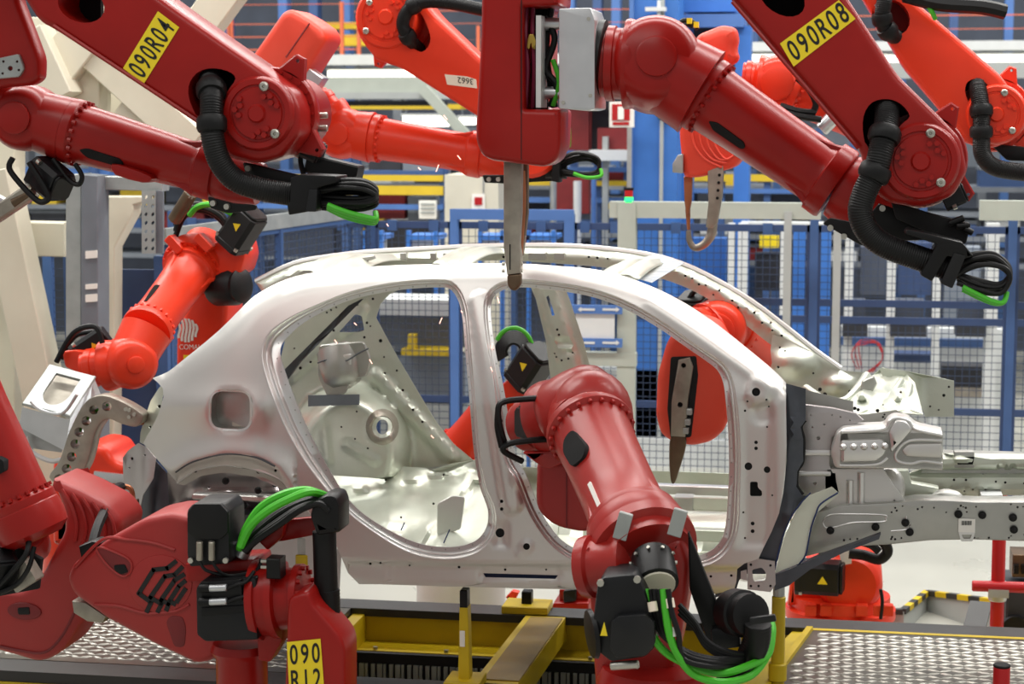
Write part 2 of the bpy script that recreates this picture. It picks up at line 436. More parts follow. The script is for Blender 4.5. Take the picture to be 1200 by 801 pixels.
# ---- tread plates with their raised lozenges
def tread(label, X0, X1, Y0, Y1, edge=None):
    t = thing('tread_plate', label, 'floor plate', ((X0+X1)/2, (Y0+Y1)/2, DK), 'chequered plates of the deck')
    outl = edge or [(X0, Y0), (X1, Y0), (X1, Y1), (X0, Y1)]
    MB().prism(outl, (0, 0, DK-.03), (1, 0, 0), (0, 1, 0), (0, 0, 1), .03).build('plate', 'tread_plate', t)
    mb = MB(); L, wd, h = .034, .0115, .005
    nx = int((X1-X0)/.055); ny = int((Y1-Y0)/.055); arr = np.array(outl, float)
    ctr = [(X0+(i+.5)*.055, Y0+(j+.5)*.055, (i+j) % 2) for i in range(nx) for j in range(ny)]
    ok = inpoly(np.array([c[0] for c in ctr]), np.array([c[1] for c in ctr]), arr) & (pdist(np.array([c[0] for c in ctr]), np.array([c[1] for c in ctr]), arr, True) > .035)
    for (x, y, k), g in zip(ctr, ok):
        if not g: continue
        a = math.radians(24 if k else -24); c, s_ = math.cos(a), math.sin(a)
        def q(u, v, z): return (x+u*c-v*s_, y+u*s_+v*c, DK+z)
        mb.add([q(-L, 0, 0), q(0, -wd, 0), q(L, 0, 0), q(0, wd, 0), q(-L*.5, 0, h), q(L*.5, 0, h)],
               [(0, 1, 4), (1, 5, 4), (1, 2, 5), (2, 3, 5), (3, 4, 5), (3, 0, 4)])
    o = mb.build('raised_lozenges', 'tread_bright', t, smooth=False); o['kind'] = 'stuff'
    return t
e0 = WZ(944, 750, DK); e1 = WZ(905, 803, DK); k = (e1.x-e0.x)/(e1.y-e0.y)
xa = e0.x+(1.3-e0.y)*k; xb = e0.x+(-.6-e0.y)*k
tread('chequered steel walkway plate beside the red marker posts', xb, 4.2, -.6, 1.3, [(xb, -.6), (4.2, -.6), (4.2, 1.3), (xa, 1.3)])
MB().bx(xa, 6, 1.3, 1.335, DK-.03, DK+.002).build('yellow_line', 'yellow_paint', deck)
MB().prism([(xb-.03, -.6), (xb, -.6), (xa, 1.3), (xa-.03, 1.3)], (0, 0, DK-.03), (1, 0, 0), (0, 1, 0), (0, 0, 1), .05).build('ribbed_edge', 'yellow_paint', deck)
MB().prism([(xb-.22, -.6), (xb-.03, -.6), (xa-.03, 1.34), (xa-.1, 1.34)], (0, 0, DK-.12), (1, 0, 0), (0, 1, 0), (0, 0, 1), .1).build('side_beam', 'yellow_paint', deck)
tread('chequered steel deck plate behind the large red gun covers', -3.6, -1.06, .17, 1.33)
# ---- supports that carry the body
def tower(label, x, yb, yt, Y, wpx):
    p = W(x, yb, Y); t = thing('body_support', label, 'support', (p.x, Y, DK), 'yellow towers carrying the body')
    top = W(x, yt, Y).z; s_ = mpp(p)*wpx
    MB().prism([(-s_*.5, .03), (s_*.5, .03), (s_*.36, top-DK-.08), (-s_*.36, top-DK-.08)], (p.x, Y-.03, DK), (1, 0, 0), (0, 0, 1), (0, 1, 0), .07, .004, 1).build('column', 'yellow_paint', t)
    MB().box((p.x, Y, DK+.02), s_*1.5, .09, .02, bev=.004).build('foot', 'yellow_paint', t)
    MB().box((p.x, Y, top-.045), s_*.32, .03, .04, bev=.004).build('pad', 'black', t)
    return t, p, top
t, p, top = tower('slim yellow support tower with barcode sticker under the near sill', 545, 783, 688, .1, 14)
MB().box((p.x-.005, .066, DK+.22), .011, .002, .035).build('sticker', 'white_label', t)
tower('wide yellow support foot on the rear deck band', 618, 714, 690, 1.44, 18)
def pin(label, x, y0, y1, ym, Y, r):
    a = W(x, y1, Y); c = W(x, ym, Y); bz = W(x, y0, Y)
    t = thing('locating_pin', label, 'support', (a.x, Y, DK), 'round yellow pins under the body')
    rr = r*mpp(a)
    MB().cyl((a.x, Y, DK), (a.x, Y, c.z), rr, n=20, bev=.004).build('yellow_sleeve', 'yellow_paint', t)
    MB().cyl((a.x, Y, c.z), (a.x, Y, bz.z), rr*.86, n=20, bev=.003).build('steel_head', 'zinc', t)
    MB().cyl((a.x, Y, DK+.02), (a.x, Y, DK+.1), rr*1.35, n=20, bev=.005).build('collar', 'yellow_paint', t)
pin('yellow locating pin with steel head under the hinge pillar foot', 912, 672, 738, 698, .35, 8)
pin('yellow locating pin under the rear wheel arch behind black pipe', 357, 628, 760, 648, .45, 11)

# ---- red marker posts and pit guard beyond the deck
def post(label, x, y0, zb, Y, r):
    a = W(x, y0, Y); t = thing('marker_post', label, 'post', (a.x, Y, zb), 'red tubular posts')
    MB().cyl((a.x, Y, zb), (a.x, Y, a.z), r, n=18, bev=.006).build('tube', 'red_post', t)
    return t, a
t, a = post('tall red tubular post with clamped cross tube behind the front rail', 1173, 560, 0, 1.9, .034)
c = W(1173, 692, 1.9)
MB().cyl(W(1139, 686, 1.87), W(1260, 690, 1.87), .028, n=16, bev=.005).build('cross_tube', 'red_post', t)
b = MB(); b.cyl((a.x, 1.9, c.z-.05), (a.x, 1.9, c.z+.05), .046, n=16, bev=.004); b.box((a.x, 1.85, c.z), .05, .02, .02); b.build('clamp', 'aluminium', t)
t, a = post('short red post with black cap on the chequered plate', 1174, 780, DK-.3, -.1, .034)
MB().cyl((a.x, -.1, a.z-.004), (a.x, -.1, a.z+.008), .035, n=18, bev=.003).build('cap', 'black', t)
g = thing('pit_guard', 'grey sheet metal pit guard edged with yellow and black tape', 'guard', (1.9, 3.0, 0))
Yg = 2.9
top_ = [(1032, 716), (1058, 716), (1086, 694), (1164, 704)]
low_ = [(1032, 736), (1062, 738), (1092, 726), (1164, 742)]
dY = [0, 0, .55, .1]
P0 = [W(x, y, Yg+d) for (x, y), d in zip(top_, dY)]; P1 = [Vector((p.x, p.y, 0)) for p in P0]
b = MB(); b.rings([P0, P1], False); o = b.build('guard_sheet', 'grey_paint', g, smooth=False); md = o.modifiers.new('thickness', 'SOLIDIFY'); md.thickness = .01
for i in range(3):
    A, B = P0[i], P0[i+1]; n = max(3, int((B-A).length/.09))
    for k in range(n):
        MB().bar(A.lerp(B, k/n), A.lerp(B, (k+1)/n), .035, .03).build('tape', 'yellow_paint' if k % 2 else 'deck_black', g)
b = MB(); b.bar(W(1150, 706, Yg), W(1140, 742, Yg-.3), .12, .02); b.build('upright_plate', 'deck_black', g)
d = thing('floor_drive_unit', 'dark chain drive unit on the floor beside the red post', 'machine', W(1205, 735, 2.2))
rbox('casing', 1178, 690, 1260, 748, 2.2, .4, 'dark_machine', d, .01)
rbox('chain_cover', 1186, 652, 1260, 676, 2.25, .2, 'gun_bronze', d, .004)
for i in range(5): rbox('chain_link', 1188+i*9, 662, 1194+i*9, 672, 2.22, .03, 'black', d)
b = MB(); pw = W(1190, 738, 2.15); b.lathe(pw, (0, 1, 0), [(0, .04), (0, .07), (.04, .07), (.04, .03)]); b.build('wheel', 'black_rubber', d)

# ---- safety fence (Y = 6)
YF = 6.0; ZT = W(900, 263, YF).z
FX = [205, 300, 437, 534, 668, 738, 952, 1183, 1300, 1420]
def wires(mb, x0, x1, z0, z1, Y, p=.05, r=.0022):
    nx = int((x1-x0)/p); nz = int((z1-z0)/p)
    for i in range(1, nx): mb.bx(x0+i*p-r, x0+i*p+r, Y-r, Y+r, z0, z1)
    for j in range(1, nz): mb.bx(x0, x1, Y-r, Y+r, z0+j*p-r, z0+j*p+r)
words = ['behind the rear corner of the car', 'left of the cream control cabinet', 'in front of the yellow beamed rack', 'below the cream control cabinet',
         'over the roof beside the signal lamp', 'in front of the bright blue column', 'behind the dash of the car', 'past the blue end post', 'beyond the front rails']
for i in range(len(FX)-1):
    xa_, xb_ = W(FX[i], 400, YF).x, W(FX[i+1], 400, YF).x
    t = thing('mesh_fence', 'blue framed wire mesh fence panel '+words[i], 'fence', ((xa_+xb_)/2, YF, 0), 'mesh panels of the safety fence')
    b = MB(); b.bx(xa_+.03, xb_-.03, YF-.015, YF+.015, ZT-.05, ZT); b.bx(xa_+.03, xb_-.03, YF-.015, YF+.015, .12, .16)
    b.bx(xa_+.03, xa_+.05, YF-.015, YF+.015, .12, ZT); b.bx(xb_-.05, xb_-.03, YF-.015, YF+.015, .12, ZT); b.build('panel_frame', 'blue_navy', t)
    for zz in ((.78,) if i < 5 else (.78, 1.42, 1.54)):
        MB().bx(xa_+.05, xb_-.05, YF-.015, YF+.015, zz, zz+.05).build('rail', 'blue_navy', t)
    b = MB(); wires(b, xa_+.05, xb_-.05, .16, ZT-.05, YF); o = b.build('wire_mesh', 'wire', t, smooth=False); o['kind'] = 'stuff'
    for f in (.25, .75):
        xc = xa_+(xb_-xa_)*f
        MB().bx(xc-.035, xc+.035, YF-.03, YF-.015, ZT-.07, ZT+.01).build('clip', 'blue_fence', t)
    pt = MB(); wd = .03; pt.bx(xa_-wd, xa_+wd, YF-.03, YF+.04, 0, ZT+.06)
    tag(pt.build('fence_post', 'blue_fence'), 'square blue fence post starting the mesh '+words[i], 'post', 'posts of the safety fence')
# gate frame standing proud of the fence
g = thing('gate_frame', 'mid blue square tube gate frame above the car roof', 'frame', W(600, 300, 5.7))
rbox('header', 527, 246, 672, 257, 5.7, .05, 'blue_mid', g); rbox('jamb', 527, 257, 536, None, 5.7, .05, 'blue_mid', g); rbox('jamb', 661, 257, 672, None, 5.7, .05, 'blue_mid', g)
# grey conveyor frame behind the windscreen
g = thing('grey_guard_frame', 'grey painted guard frame carrying the green signal lamp', 'frame', W(800, 400, 5.4))
YG = 5.5
rbox('beam', 714, 238, 962, 255, YG, .1, 'grey_green', g); rbox('post', 724, 237.6, 745, None, YG-.012, .1, 'grey_green', g)
rbox('post', 919, 248, 928, None, YG-.02, .05, 'grey_paint', g); rbox('post', 977, 270, 986, None, YG-.02, .05, 'grey_paint', g)
rbox('sill', 676, 414, 745, 428, YG-.02, .1, 'grey_green', g)
rbox('beam', 1148, 236, 1300, 258, YG, .1, 'grey_green', g)
g2 = thing('info_board', 'white board between blue bars with white arrows', 'board', W(700, 382, 5.44))
rbox('board', 674, 367, 720, 398, 5.45, .03, 'white_paint', g2)
for yy in (358, 397):
    bb = rbox('bar', 668, yy, 729, yy+9, 5.43, .03, 'blue_mid', g2)
    for x0, sgn in ((681, -1), (706, 1)):
        a = MB(); rect(a, x0, yy+3.4, x0+16, yy+5.6, 5.425, .004)
        tip = x0+16+4 if sgn > 0 else x0-4; bs = x0+16 if sgn > 0 else x0
        a.plate([(bs, yy+1.5), (tip, yy+4.5), (bs, yy+7.5)], 5.424, .004); a.build('arrow', 'white_paint', bb)
s = thing('signal_lamp', 'small red and green stack light glowing green on grey frame', 'lamp', W(737, 238, 5.5))
rbox('red_lens', 732, 222, 741, 231, 5.5, .05, 'lamp_red', s, .004); rbox('green_lens', 732, 231, 741, 238, 5.5, .05, 'lamp_green', s, .004)
rbox('cap', 731, 220, 742, 223, 5.5, .055, 'black', s)
# ---- beyond the fence
def thingbox(name, label, cat, specs, group=None, smooth=True):
    """thing made of upright blocks: (part, x0, y0, x1, y1, Y, T, material)"""
    s0 = specs[0]; a = W(s0[1], s0[2] if s0[4] is None else s0[4], s0[5]); a.z = 0 if s0[4] is None else a.z; t = thing(name, label, cat, a, group)
    for p_, x0, y0, x1, y1, Y, T, m in specs: rbox(p_, x0, y0, x1, y1, Y, T, m, t)
    return t
thingbox('hall_column', 'bright blue steel hall column rising past the red robot wrist', 'column', [('shaft', 742, -60, 796, None, 8.0, .5, 'blue_bright'), ('flange', 738, -60, 743, None, 7.95, .6, 'blue_mid'), ('conduit', 775, -60, 779, None, 7.93, .05, 'grey_paint')])
thingbox('press_machine', 'bright blue press machine housing beside the hall column', 'machine', [('hood', 800, -60, 862, 14, 8.6, .6, 'blue_bright'), ('beam', 790, 16, 872, 32, 8.5, .5, 'blue_mid'), ('upright', 797, 30, 812, None, 8.6, .3, 'blue_bright'), ('upright', 862, 30, 880, None, 8.6, .3, 'blue_bright'), ('window', 812, 32, 862, 80, 8.7, .1, 'dark_machine')])
thingbox('wall_lamp', 'small white bracket lamp on the blue column', 'lamp', [('arm', 756, 8, 780, 13, 7.85, .08, 'white_paint'), ('stem', 770, 0, 774, 20, 7.88, .03, 'white_paint')])
s = thingbox('fire_sign', 'red and white fire extinguisher sign beside blue column', 'sign', [('plate', 714, 119, 743, 149, 7.6, .03, 'white_label')])
rbox('red_field', 717, 122, 738, 141, 7.59, .01, 'lamp_red', s); rbox('extinguisher', 724, 125, 731, 140, 7.58, .01, 'white_label', s); rbox('caption', 718, 143, 737, 146.5, 7.59, .01, 'lamp_red', s)
rbox('pole', 735, 149, 740, None, 7.6, .04, 'zinc', s)
s = thingbox('green_sign', 'small green square sign on the blue column', 'sign', [('plate', 771, 126, 783, 140, 7.92, .08, 'blue_navy')])
MB().plate(fil([(772, 127), (782, 127), (782, 139), (772, 139)], 1), 7.91, .01).build('green_face', 'green_cable', s)
# red machine
thingbox('red_machine', 'dark red welding machine behind the hanging gun', 'machine', [('frame', 655, 104, 736, 112, 9.5, .4, 'maroon'), ('back', 655, 112, 736, 176, 10.0, .2, 'dark_machine'), ('panel', 655, 120, 690, 176, 9.7, .2, 'maroon'), ('panel', 700, 150, 738, 186, 9.6, .2, 'maroon'), ('panel', 652, 206, 690, 250, 9.6, .3, 'maroon'), ('hose', 664, 150, 668, 172, 9.5, .05, 'green_cable'), ('tray', 690, 176, 742, 188, 9.4, .3, 'white_paint'), ('beam', 706, 160, 712, None, 9.5, .1, 'grey_paint')])
thingbox('control_cabinet', 'tall cream control cabinet with small warning sticker', 'cabinet', [('body', 521, 205, 584, None, 8.2, .6, 'cream'), ('seam', 566, 206, 567, None, 8.19, .01, 'grey_mid'), ('sticker', 553, 227, 568, 245, 8.18, .01, 'white_label'), ('sticker_mark', 556, 231, 565, 240, 8.17, .01, 'lamp_red')])
# rack with yellow beams
def rack(label, xs, beams, y0, y1, Y, shelves=()):
    t = thing('storage_rack', label, 'rack', W(xs[0], 400, Y), 'steel racks in the hall')
    t.location.z = 0; ORG[t.name] = t.location.copy()
    for x in xs: rbox('upright', x-4, y0, x+4, None, Y, .12, 'blue_fence', t)
    for y, h, m in beams: rbox('beam', xs[0], y, xs[-1], y+h, Y-.03, .08, m, t)
    for x0_, ya, x1_, yb, m in shelves: rbox('load', x0_, ya, x1_, yb, Y+.15, .6, m, t)
    return t
rack('blue rack with yellow beams left of the cream cabinet', [300, 404, 519], [(205, 6, 'yellow_hall'), (218, 9, 'yellow_hall'), (240, 4, 'blue_mid'), (200, 4, 'blue_fence')], 195, 440, 9.0,
     [(432, 176, 470, 206, 'dark_machine'), (472, 182, 512, 206, 'hall_grey'), (434, 228, 474, 256, 'maroon'), (478, 230, 510, 262, 'grey_mid'), (310, 215, 390, 250, 'hall_grey'), (434, 262, 510, 300, 'dark_machine'), (310, 262, 390, 300, 'hall_dark')])
thingbox('notice_board', 'white notice grid hung on the blue rack', 'notice', [('panel', 491, 235, 511, 256, 8.93, .04, 'white_label')]+[('row', 493, 238+i*5, 509, 240+i*5, 8.92, .01, 'grey_paint') for i in range(3)])
rack('blue rack with yellow stock above the car bonnet area', [600, 672, 700, 735], [(212, 5, 'yellow_hall'), (196, 5, 'blue_mid'), (232, 5, 'blue_mid'), (258, 5, 'blue_fence')], 190, 440, 10.5,
     [(604, 236, 640, 258, 'dark_machine'), (644, 214, 668, 232, 'hall_grey'), (680, 236, 698, 258, 'grey_mid'), (702, 200, 732, 212, 'maroon'), (640, 262, 668, 300, 'hall_dark'), (602, 262, 630, 300, 'maroon')])
rack('blue rack with yellow beam right of the bright column', [806, 846, 900, 960, 1000], [(205, 7, 'yellow_hall'), (194, 4, 'dark_machine'), (222, 4, 'blue_mid'), (180, 6, 'blue_fence')], 150, 440, 11.0,
     [(850, 160, 896, 180, 'hall_grey'), (904, 184, 956, 205, 'dark_machine'), (850, 226, 896, 250, 'grey_mid'), (904, 226, 956, 250, 'hall_dark'), (964, 184, 998, 222, 'maroon')])
for i, (x0, x1, y0, m, nm) in enumerate([(562, 570, 225, 'white_paint', 'beside the cream cabinet'), (588, 594, 215, 'blue_mid', 'behind the copper electrode'), (648, 656, 212, 'zinc', 'under the black cable loop'), (676, 686, 212, 'white_paint', 'right of the black cable loop'), (695, 702, 210, 'blue_mid', 'between cable loop and fire sign'), (695, 703, 232, 'zinc', 'in front of the thin blue pipe')]):
    pp = MB(); a = W(x0, 400, 8.95+.08*i); c = W(x1, y0, 8.95+.08*i); pp.cyl((a.x, a.y, 0), (a.x, a.y, c.z), (c.x-a.x)/2, n=12)
    tag(pp.build('standing_pipe', m), ('zinc grey' if m == 'zinc' else 'white' if m == 'white_paint' else 'blue')+' upright pipe '+nm, 'pipe', 'upright pipes beyond the fence')
# low blue tables and pale machines behind the mesh, seen through the doors
thingbox('work_table', 'pale work bench with yellow edge seen through the rear door', 'bench', [('top', 400, 352, 545, 368, 6.5, .5, 'white_paint'), ('panel', 400, 372, 545, 404, 6.7, .3, 'grey_mid'), ('edge', 470, 410, 530, 416, 6.45, .3, 'yellow_hall'), ('base', 420, 418, 545, 470, 6.7, .3, 'hall_grey'), ('tool', 478, 392, 486, 411, 6.45, .1, 'yellow_hall'), ('foot', 440, 470, 540, None, 6.7, .3, 'grey_paint')])
for i, (x0, x1) in enumerate([(425, 448), (476, 512), (560, 590), (617, 650)]):
    thingbox('blue_trolley', ['small blue trolley behind the fence near the rack', 'blue trolley with pale load above the rear roof rail', 'blue trolley behind the gate frame beside the cabinet', 'blue trolley behind the gate frame under the pipes'][i], 'trolley', [('top', x0, 276, x1, 281, 7.2, .4, 'blue_bright'), ('leg', x0, 270, x0+4, None, 7.2, .06, 'blue_bright'), ('leg', x1-4, 270, x1, None, 7.2, .06, 'blue_bright'), ('load', x0+5, 281, x1-5, 296, 7.3, .3, 'white_paint')], 'blue trolleys behind the fence')
# pale machinery wall and posts behind the right-hand fence
for i, (x0, x1, y0) in enumerate([(853, 861, 262), (865, 876, 262), (915, 920, 272), (991, 1001, 268), (1041, 1051, 262), (1095, 1104, 268), (1157, 1172, 262)]):
    tag(rbox('white_upright', x0, y0, x1, None, 7.6, .12, 'white_paint'), ['white steel upright close beside its twin behind the windscreen', 'white steel upright under the hooked welding gun', 'thin white upright beside the yellow tag', 'white steel upright behind the cowl', 'white steel upright above the dash', 'white steel upright left of the hose bracket', 'wide white steel upright beside the blue end post'][i], 'upright', 'white uprights behind the fence')
thingbox('white_conveyor', 'white conveyor panel with blue bars behind the fence', 'conveyor', [('panel', 985, 386, 1178, None, 8.4, .2, 'white_paint'), ('bar', 985, 398, 1160, 404, 8.3, .06, 'blue_fence'), ('top_pipe', 868, 261, 965, 268, 8.2, .2, 'white_paint'), ('drip_tray', 1040, 416, 1094, 424, 7.9, .3, 'blue_navy'), ('tray', 1103, 430, 1164, 462, 7.9, .3, 'dark_machine'), ('tray_lip', 1118, 455, 1158, 465, 7.85, .1, 'gun_metal')])
thingbox('floor_panel_machine', 'pale panelled machine base seen through the front door', 'machine', [('base', 690, 436, 860, None, 8.0, .4, 'grey_paint'), ('kick', 690, 520, 985, None, 7.9, .3, 'white_paint')])
for i, (x0, x1) in enumerate([(987, 1017), (1043, 1086), (1120, 1156)]):
    t = thingbox('parts_bin', ['dark parts bin left of the red cable coil', 'dark parts bin over the white conveyor', 'dark parts bin under the cable loop'][i], 'bin', [('box', x0, 378, x1, 394, 7.5, .3, 'dark_machine'), ('back', x0+3, 352, x1-3, 378, 7.7, .2, 'hall_dark')], 'dark bins on the conveyor')
thingbox('blue_machine', 'big mid blue assembly machine behind the fence centre', 'machine', [('upright', 868, 270, 876, None, 8.9, .3, 'blue_mid'), ('upright', 930, 262, 944, None, 8.9, .3, 'blue_bright'), ('upright', 958, 268, 974, None, 8.9, .3, 'blue_bright'), ('panel', 800, 280, 850, 360, 9.2, .3, 'blue_bright'), ('screen', 884, 296, 914, 340, 9.0, .1, 'dark_machine'), ('hood', 1008, 290, 1040, 345, 9.2, .3, 'hall_dark'), ('tank', 1052, 285, 1092, 345, 9.2, .3, 'blue_navy'), ('tank', 1106, 290, 1150, 372, 9.2, .3, 'hall_grey'), ('yellow_tag', 890, 276, 913, 290, 8.9, .05, 'yellow_label')])
b = MB()
for kk in range(3):
    pts = [W(1004+kk*3, 432, 7.49), W(998+kk*4, 414-kk*4, 7.48), W(1010, 398+kk*3, 7.49), W(1030-kk*2, 402, 7.49), W(1034, 420, 7.48), W(1022-kk*3, 436, 7.49)]
    b.tube(pts, .005, n=6)
tag(b.build('red_cable_coil', 'lamp_red'), 'thin red cable coil hanging behind the fence', 'cable')
# gallery: railings, light strip, girder
def rail(label, x0, y0, x1, y1, Y, ys, posts, m='orange', grp=None):
    t = thing('gallery_railing', label, 'railing', W(x0, y1, Y), 'orange railings of the gallery')
    for y in ys: rbox('rail', x0, y-1.1, x1, y+1.1, Y, .05, m, t)
    for x in posts: rbox('stanchion', x-1.6, y0, x+1.6, y1, Y-.01, .05, m, t)
rail('orange gallery railing behind the boxy orange gun cover', 262, 2, 420, 66, 13.4, [5, 28, 43, 58], [268, 270, 400])
rail('orange gallery railing behind the robot with the paper note', 415, 30, 760, 66, 13.4, [12, 27, 46, 64], [420, 560, 700])
rail('orange gallery railing at the right end of the hall', 880, 10, 1300, 50, 13.4, [18, 34], [920, 1090, 1290])
thingbox('gallery_deck', 'white gallery floor edge running behind the robots', 'gallery', [('edge', -60, 62, 760, 78, 13.3, .8, 'white_paint'), ('edge', 860, 46, 1400, 60, 13.3, .8, 'white_paint')]+[('gallery_post', x, 62, x+10, None, 13.9, .2, 'grey_mid') for x in (20, 240, 460, 700, 900, 1150, 1390)])
for i, (x0, y0, x1, y1) in enumerate([(384, 82, 560, 90), (1010, 64, 1270, 76), (866, 64, 936, 72), (400, 142, 424, 148), (472, 136, 524, 148), (538, 138, 556, 146)]):
    t = thing('strip_lamp', ['long fluorescent strip lamp under the gallery edge', 'long fluorescent strip lamp behind the right robot elbow', 'short fluorescent lamp between the right robots', 'small glowing lamp left under the girder', 'bright double lamp under the girder', 'small glowing lamp beside the hanging gun'][i], 'lamp', W(x0, y1, 13.5), 'fluorescent lamps in the hall')
    rbox('housing', x0-2, y0-3, x1+2, y0, 13.5, .2, 'white_paint', t); rbox('tube', x0, y0, x1, y1, 13.5, .12, 'lamp_tube', t)
    for xx in (x0+3, x1-4): rbox('hanger', xx, 60, xx+1, y0-2, 13.58, .02, 'grey_mid', t)
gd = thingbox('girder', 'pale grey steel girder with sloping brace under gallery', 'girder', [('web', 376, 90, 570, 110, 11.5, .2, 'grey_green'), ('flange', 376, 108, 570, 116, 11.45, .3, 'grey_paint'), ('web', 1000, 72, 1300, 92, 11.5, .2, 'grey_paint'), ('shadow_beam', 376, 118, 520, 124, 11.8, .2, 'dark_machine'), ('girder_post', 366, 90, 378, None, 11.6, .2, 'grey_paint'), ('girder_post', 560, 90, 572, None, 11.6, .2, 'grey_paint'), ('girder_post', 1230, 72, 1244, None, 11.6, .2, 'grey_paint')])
MB().bar(W(496, 104, 11.4), W(548, 160, 11.4), .1, .1).build('brace', 'grey_green', gd)
thingbox('yellow_crane_beam', 'yellow crane beam running across behind the orange forearm', 'beam', [('beam', 384, 122, 540, 128, 12.6, .3, 'yellow_hall')])
thingbox('yellow_crane_beam', 'thick yellow crane beam under the orange railing', 'beam', [('beam', 370, 26, 420, 34, 13.8, .3, 'yellow_hall'), ('beam', 370, 40, 470, 54, 13.8, .3, 'yellow_hall')])
for i, x in enumerate([263, 330, 366, 404, 590, 668, 700, 722, 885, 1060, 1120, 1185]):
    tag(rbox('hall_stanchion', x-5, -60, x+5, None, 14.5, .2, 'blue_mid' if i % 2 else 'blue_fence'), 'slim blue upright far behind the gallery railing', 'column', 'far blue uprights of the hall')
thingbox('white_wall_panel', 'pale panel strip low on the far wall', 'panel', [('panel', -60, 150, 1300, 190, 15.5, .2, 'hall_grey')])

rr = random.Random(3)
cols_ = ['maroon', 'blue_fence', 'grey_mid', 'hall_grey', 'white_paint', 'yellow_hall', 'dark_machine', 'blue_mid']
cn = {'maroon': 'dark red', 'blue_fence': 'dark blue', 'grey_mid': 'mid grey', 'hall_grey': 'light grey', 'white_paint': 'white', 'yellow_hall': 'yellow', 'dark_machine': 'black', 'blue_mid': 'bright blue'}
YR = 12.6
fr_ = thing('storage_rack', 'long far rack of shelves full of coloured crates', 'rack', (-3, YR, 0), 'steel racks in the hall')
X0_, X1_ = W(-40, 200, YR).x, W(1260, 200, YR).x
lev = [W(600, y, YR).z for y in (216, 244, 272, 302)]
for z in lev: MB().bx(X0_, X1_, YR, YR+.9, z-.05, z).build('shelf', 'grey_mid', fr_)
for i in range(9):
    x = X0_+(X1_-X0_)*i/8; MB().bx(x-.04, x+.04, YR-.02, YR+.06, 0, lev[0]+.5).build('upright', 'blue_fence', fr_)
for z in lev:
    x = X0_+.2
    while x < X1_-.6:
        wd = rr.uniform(.22, .5); hh = rr.uniform(.12, .24); m = rr.choice(cols_)
        if rr.random() < .72:
            t = thing('stock_crate', cn[m]+' stock crate on the long far rack', 'crate', (x+wd/2, YR+.3, z), cn[m]+' crates on the far rack')
            MB().bx(x, x+wd, YR+.1, YR+.6, z, z+hh).build('crate', m, t); MB().bx(x-.012, x+wd+.012, YR+.088, YR+.612, z+hh-.03, z+hh+.006).build('rim', 'grey_mid' if m != 'grey_mid' else 'white_paint', t)
        x += wd+rr.uniform(.06, .3)
# ================================================================ cream and galvanised steelwork behind the left robots
cf = thing('cream_steel_frame', 'cream painted steel portal with sloping legs behind the left robots', 'frame', W(40, 560, 2.9))
def cbar(x0, y0, x1, y1, Y0, Y1, w, d, name='leg', m='cream', par=None):
    MB().bar(W(x0, y0, Y0), W(x1, y1, Y1), d, w, up=(0, 1, 0), bev=.006).build(name, m, par or cf)
cbar(-4, 200, 104, 704, 2.6, 2.6, .19, .2)
cbar(70, 118, 34, 40, 3.0, 3.0, .2, .25, 'brace')
cbar(60, 95, 180, -60, 3.1, 3.1, .2, .25, 'brace')
cbar(105, -40, 105, 140, 3.2, 3.2, .19, .2, 'column')
cbar(150, 150, 275, -20, 3.15, 3.15, .17, .2, 'brace')
cbar(110, 60, 230, 170, 3.1, 3.1, .14, .2, 'brace')
cbar(140, 110, 150, 20, 3.3, 3.3, .1, .2, 'brace')
cbar(0, 278, 82, 280, 2.9, 2.9, .17, .2, 'cross_beam')
cbar(5, 150, 5, 730, 3.0, 3.0, .16, .2, 'column')
MB().plate([(112, 230), (170, 230), (170, 236), (156, 240), (156, 250), (134, 290), (132, 720), (124, 720), (124, 286), (112, 262)], 3.05, .14, .006, 1).build('bracket', 'cream', cf)
MB().plate([(-10, 20), (60, 20), (66, 60), (58, 110), (-10, 130)], 3.5, .05, .004, 1).build('gusset_plate', 'cream', cf)
MB().plate([(100, 60), (172, 60), (200, 150), (170, 200), (100, 190)], 3.6, .05, .004, 1).build('gusset_plate', 'cream', cf)
gc = thing('galvanised_column', 'galvanised steel column with white tape marks beside the cream frame', 'column', W(95, 430, 2.5))
MB().plate([(77, 205), (95, 203), (95, 740), (77, 740)], 2.5, .16, .004, 1).build('web', 'zinc', gc)
MB().plate([(95, 204), (114, 206), (116, 740), (95, 740)], 2.48, .18, .004, 1).build('flange', 'grey_mid', gc)
for y0, y1 in ((294, 302), (333, 338), (345, 353)):
    MB().plate(fil([(100, y0), (114, y0-1), (114, y1), (100, y1+1)], 1), 2.474, .004).build('tape', 'white_label', gc)
MB().plate([(110, 206), (190, 208), (190, 224), (110, 222)], 2.6, .12, .004, 1).build('arm', 'zinc', gc)
hl = [circ(171+8*i, 231+10*j, 1.6, 2.6, 8, .5) for i in range(2) for j in range(7)]
MB().plate([(166, 223), (182, 223), (182, 297), (166, 297)], 2.55, .01, 0, 1, hl).build('slotted_plate', 'zinc', gc)
MB().plate([(182, 223), (191, 224), (191, 297), (182, 297)], 2.58, .02).build('slotted_plate_edge', 'grey_mid', gc)
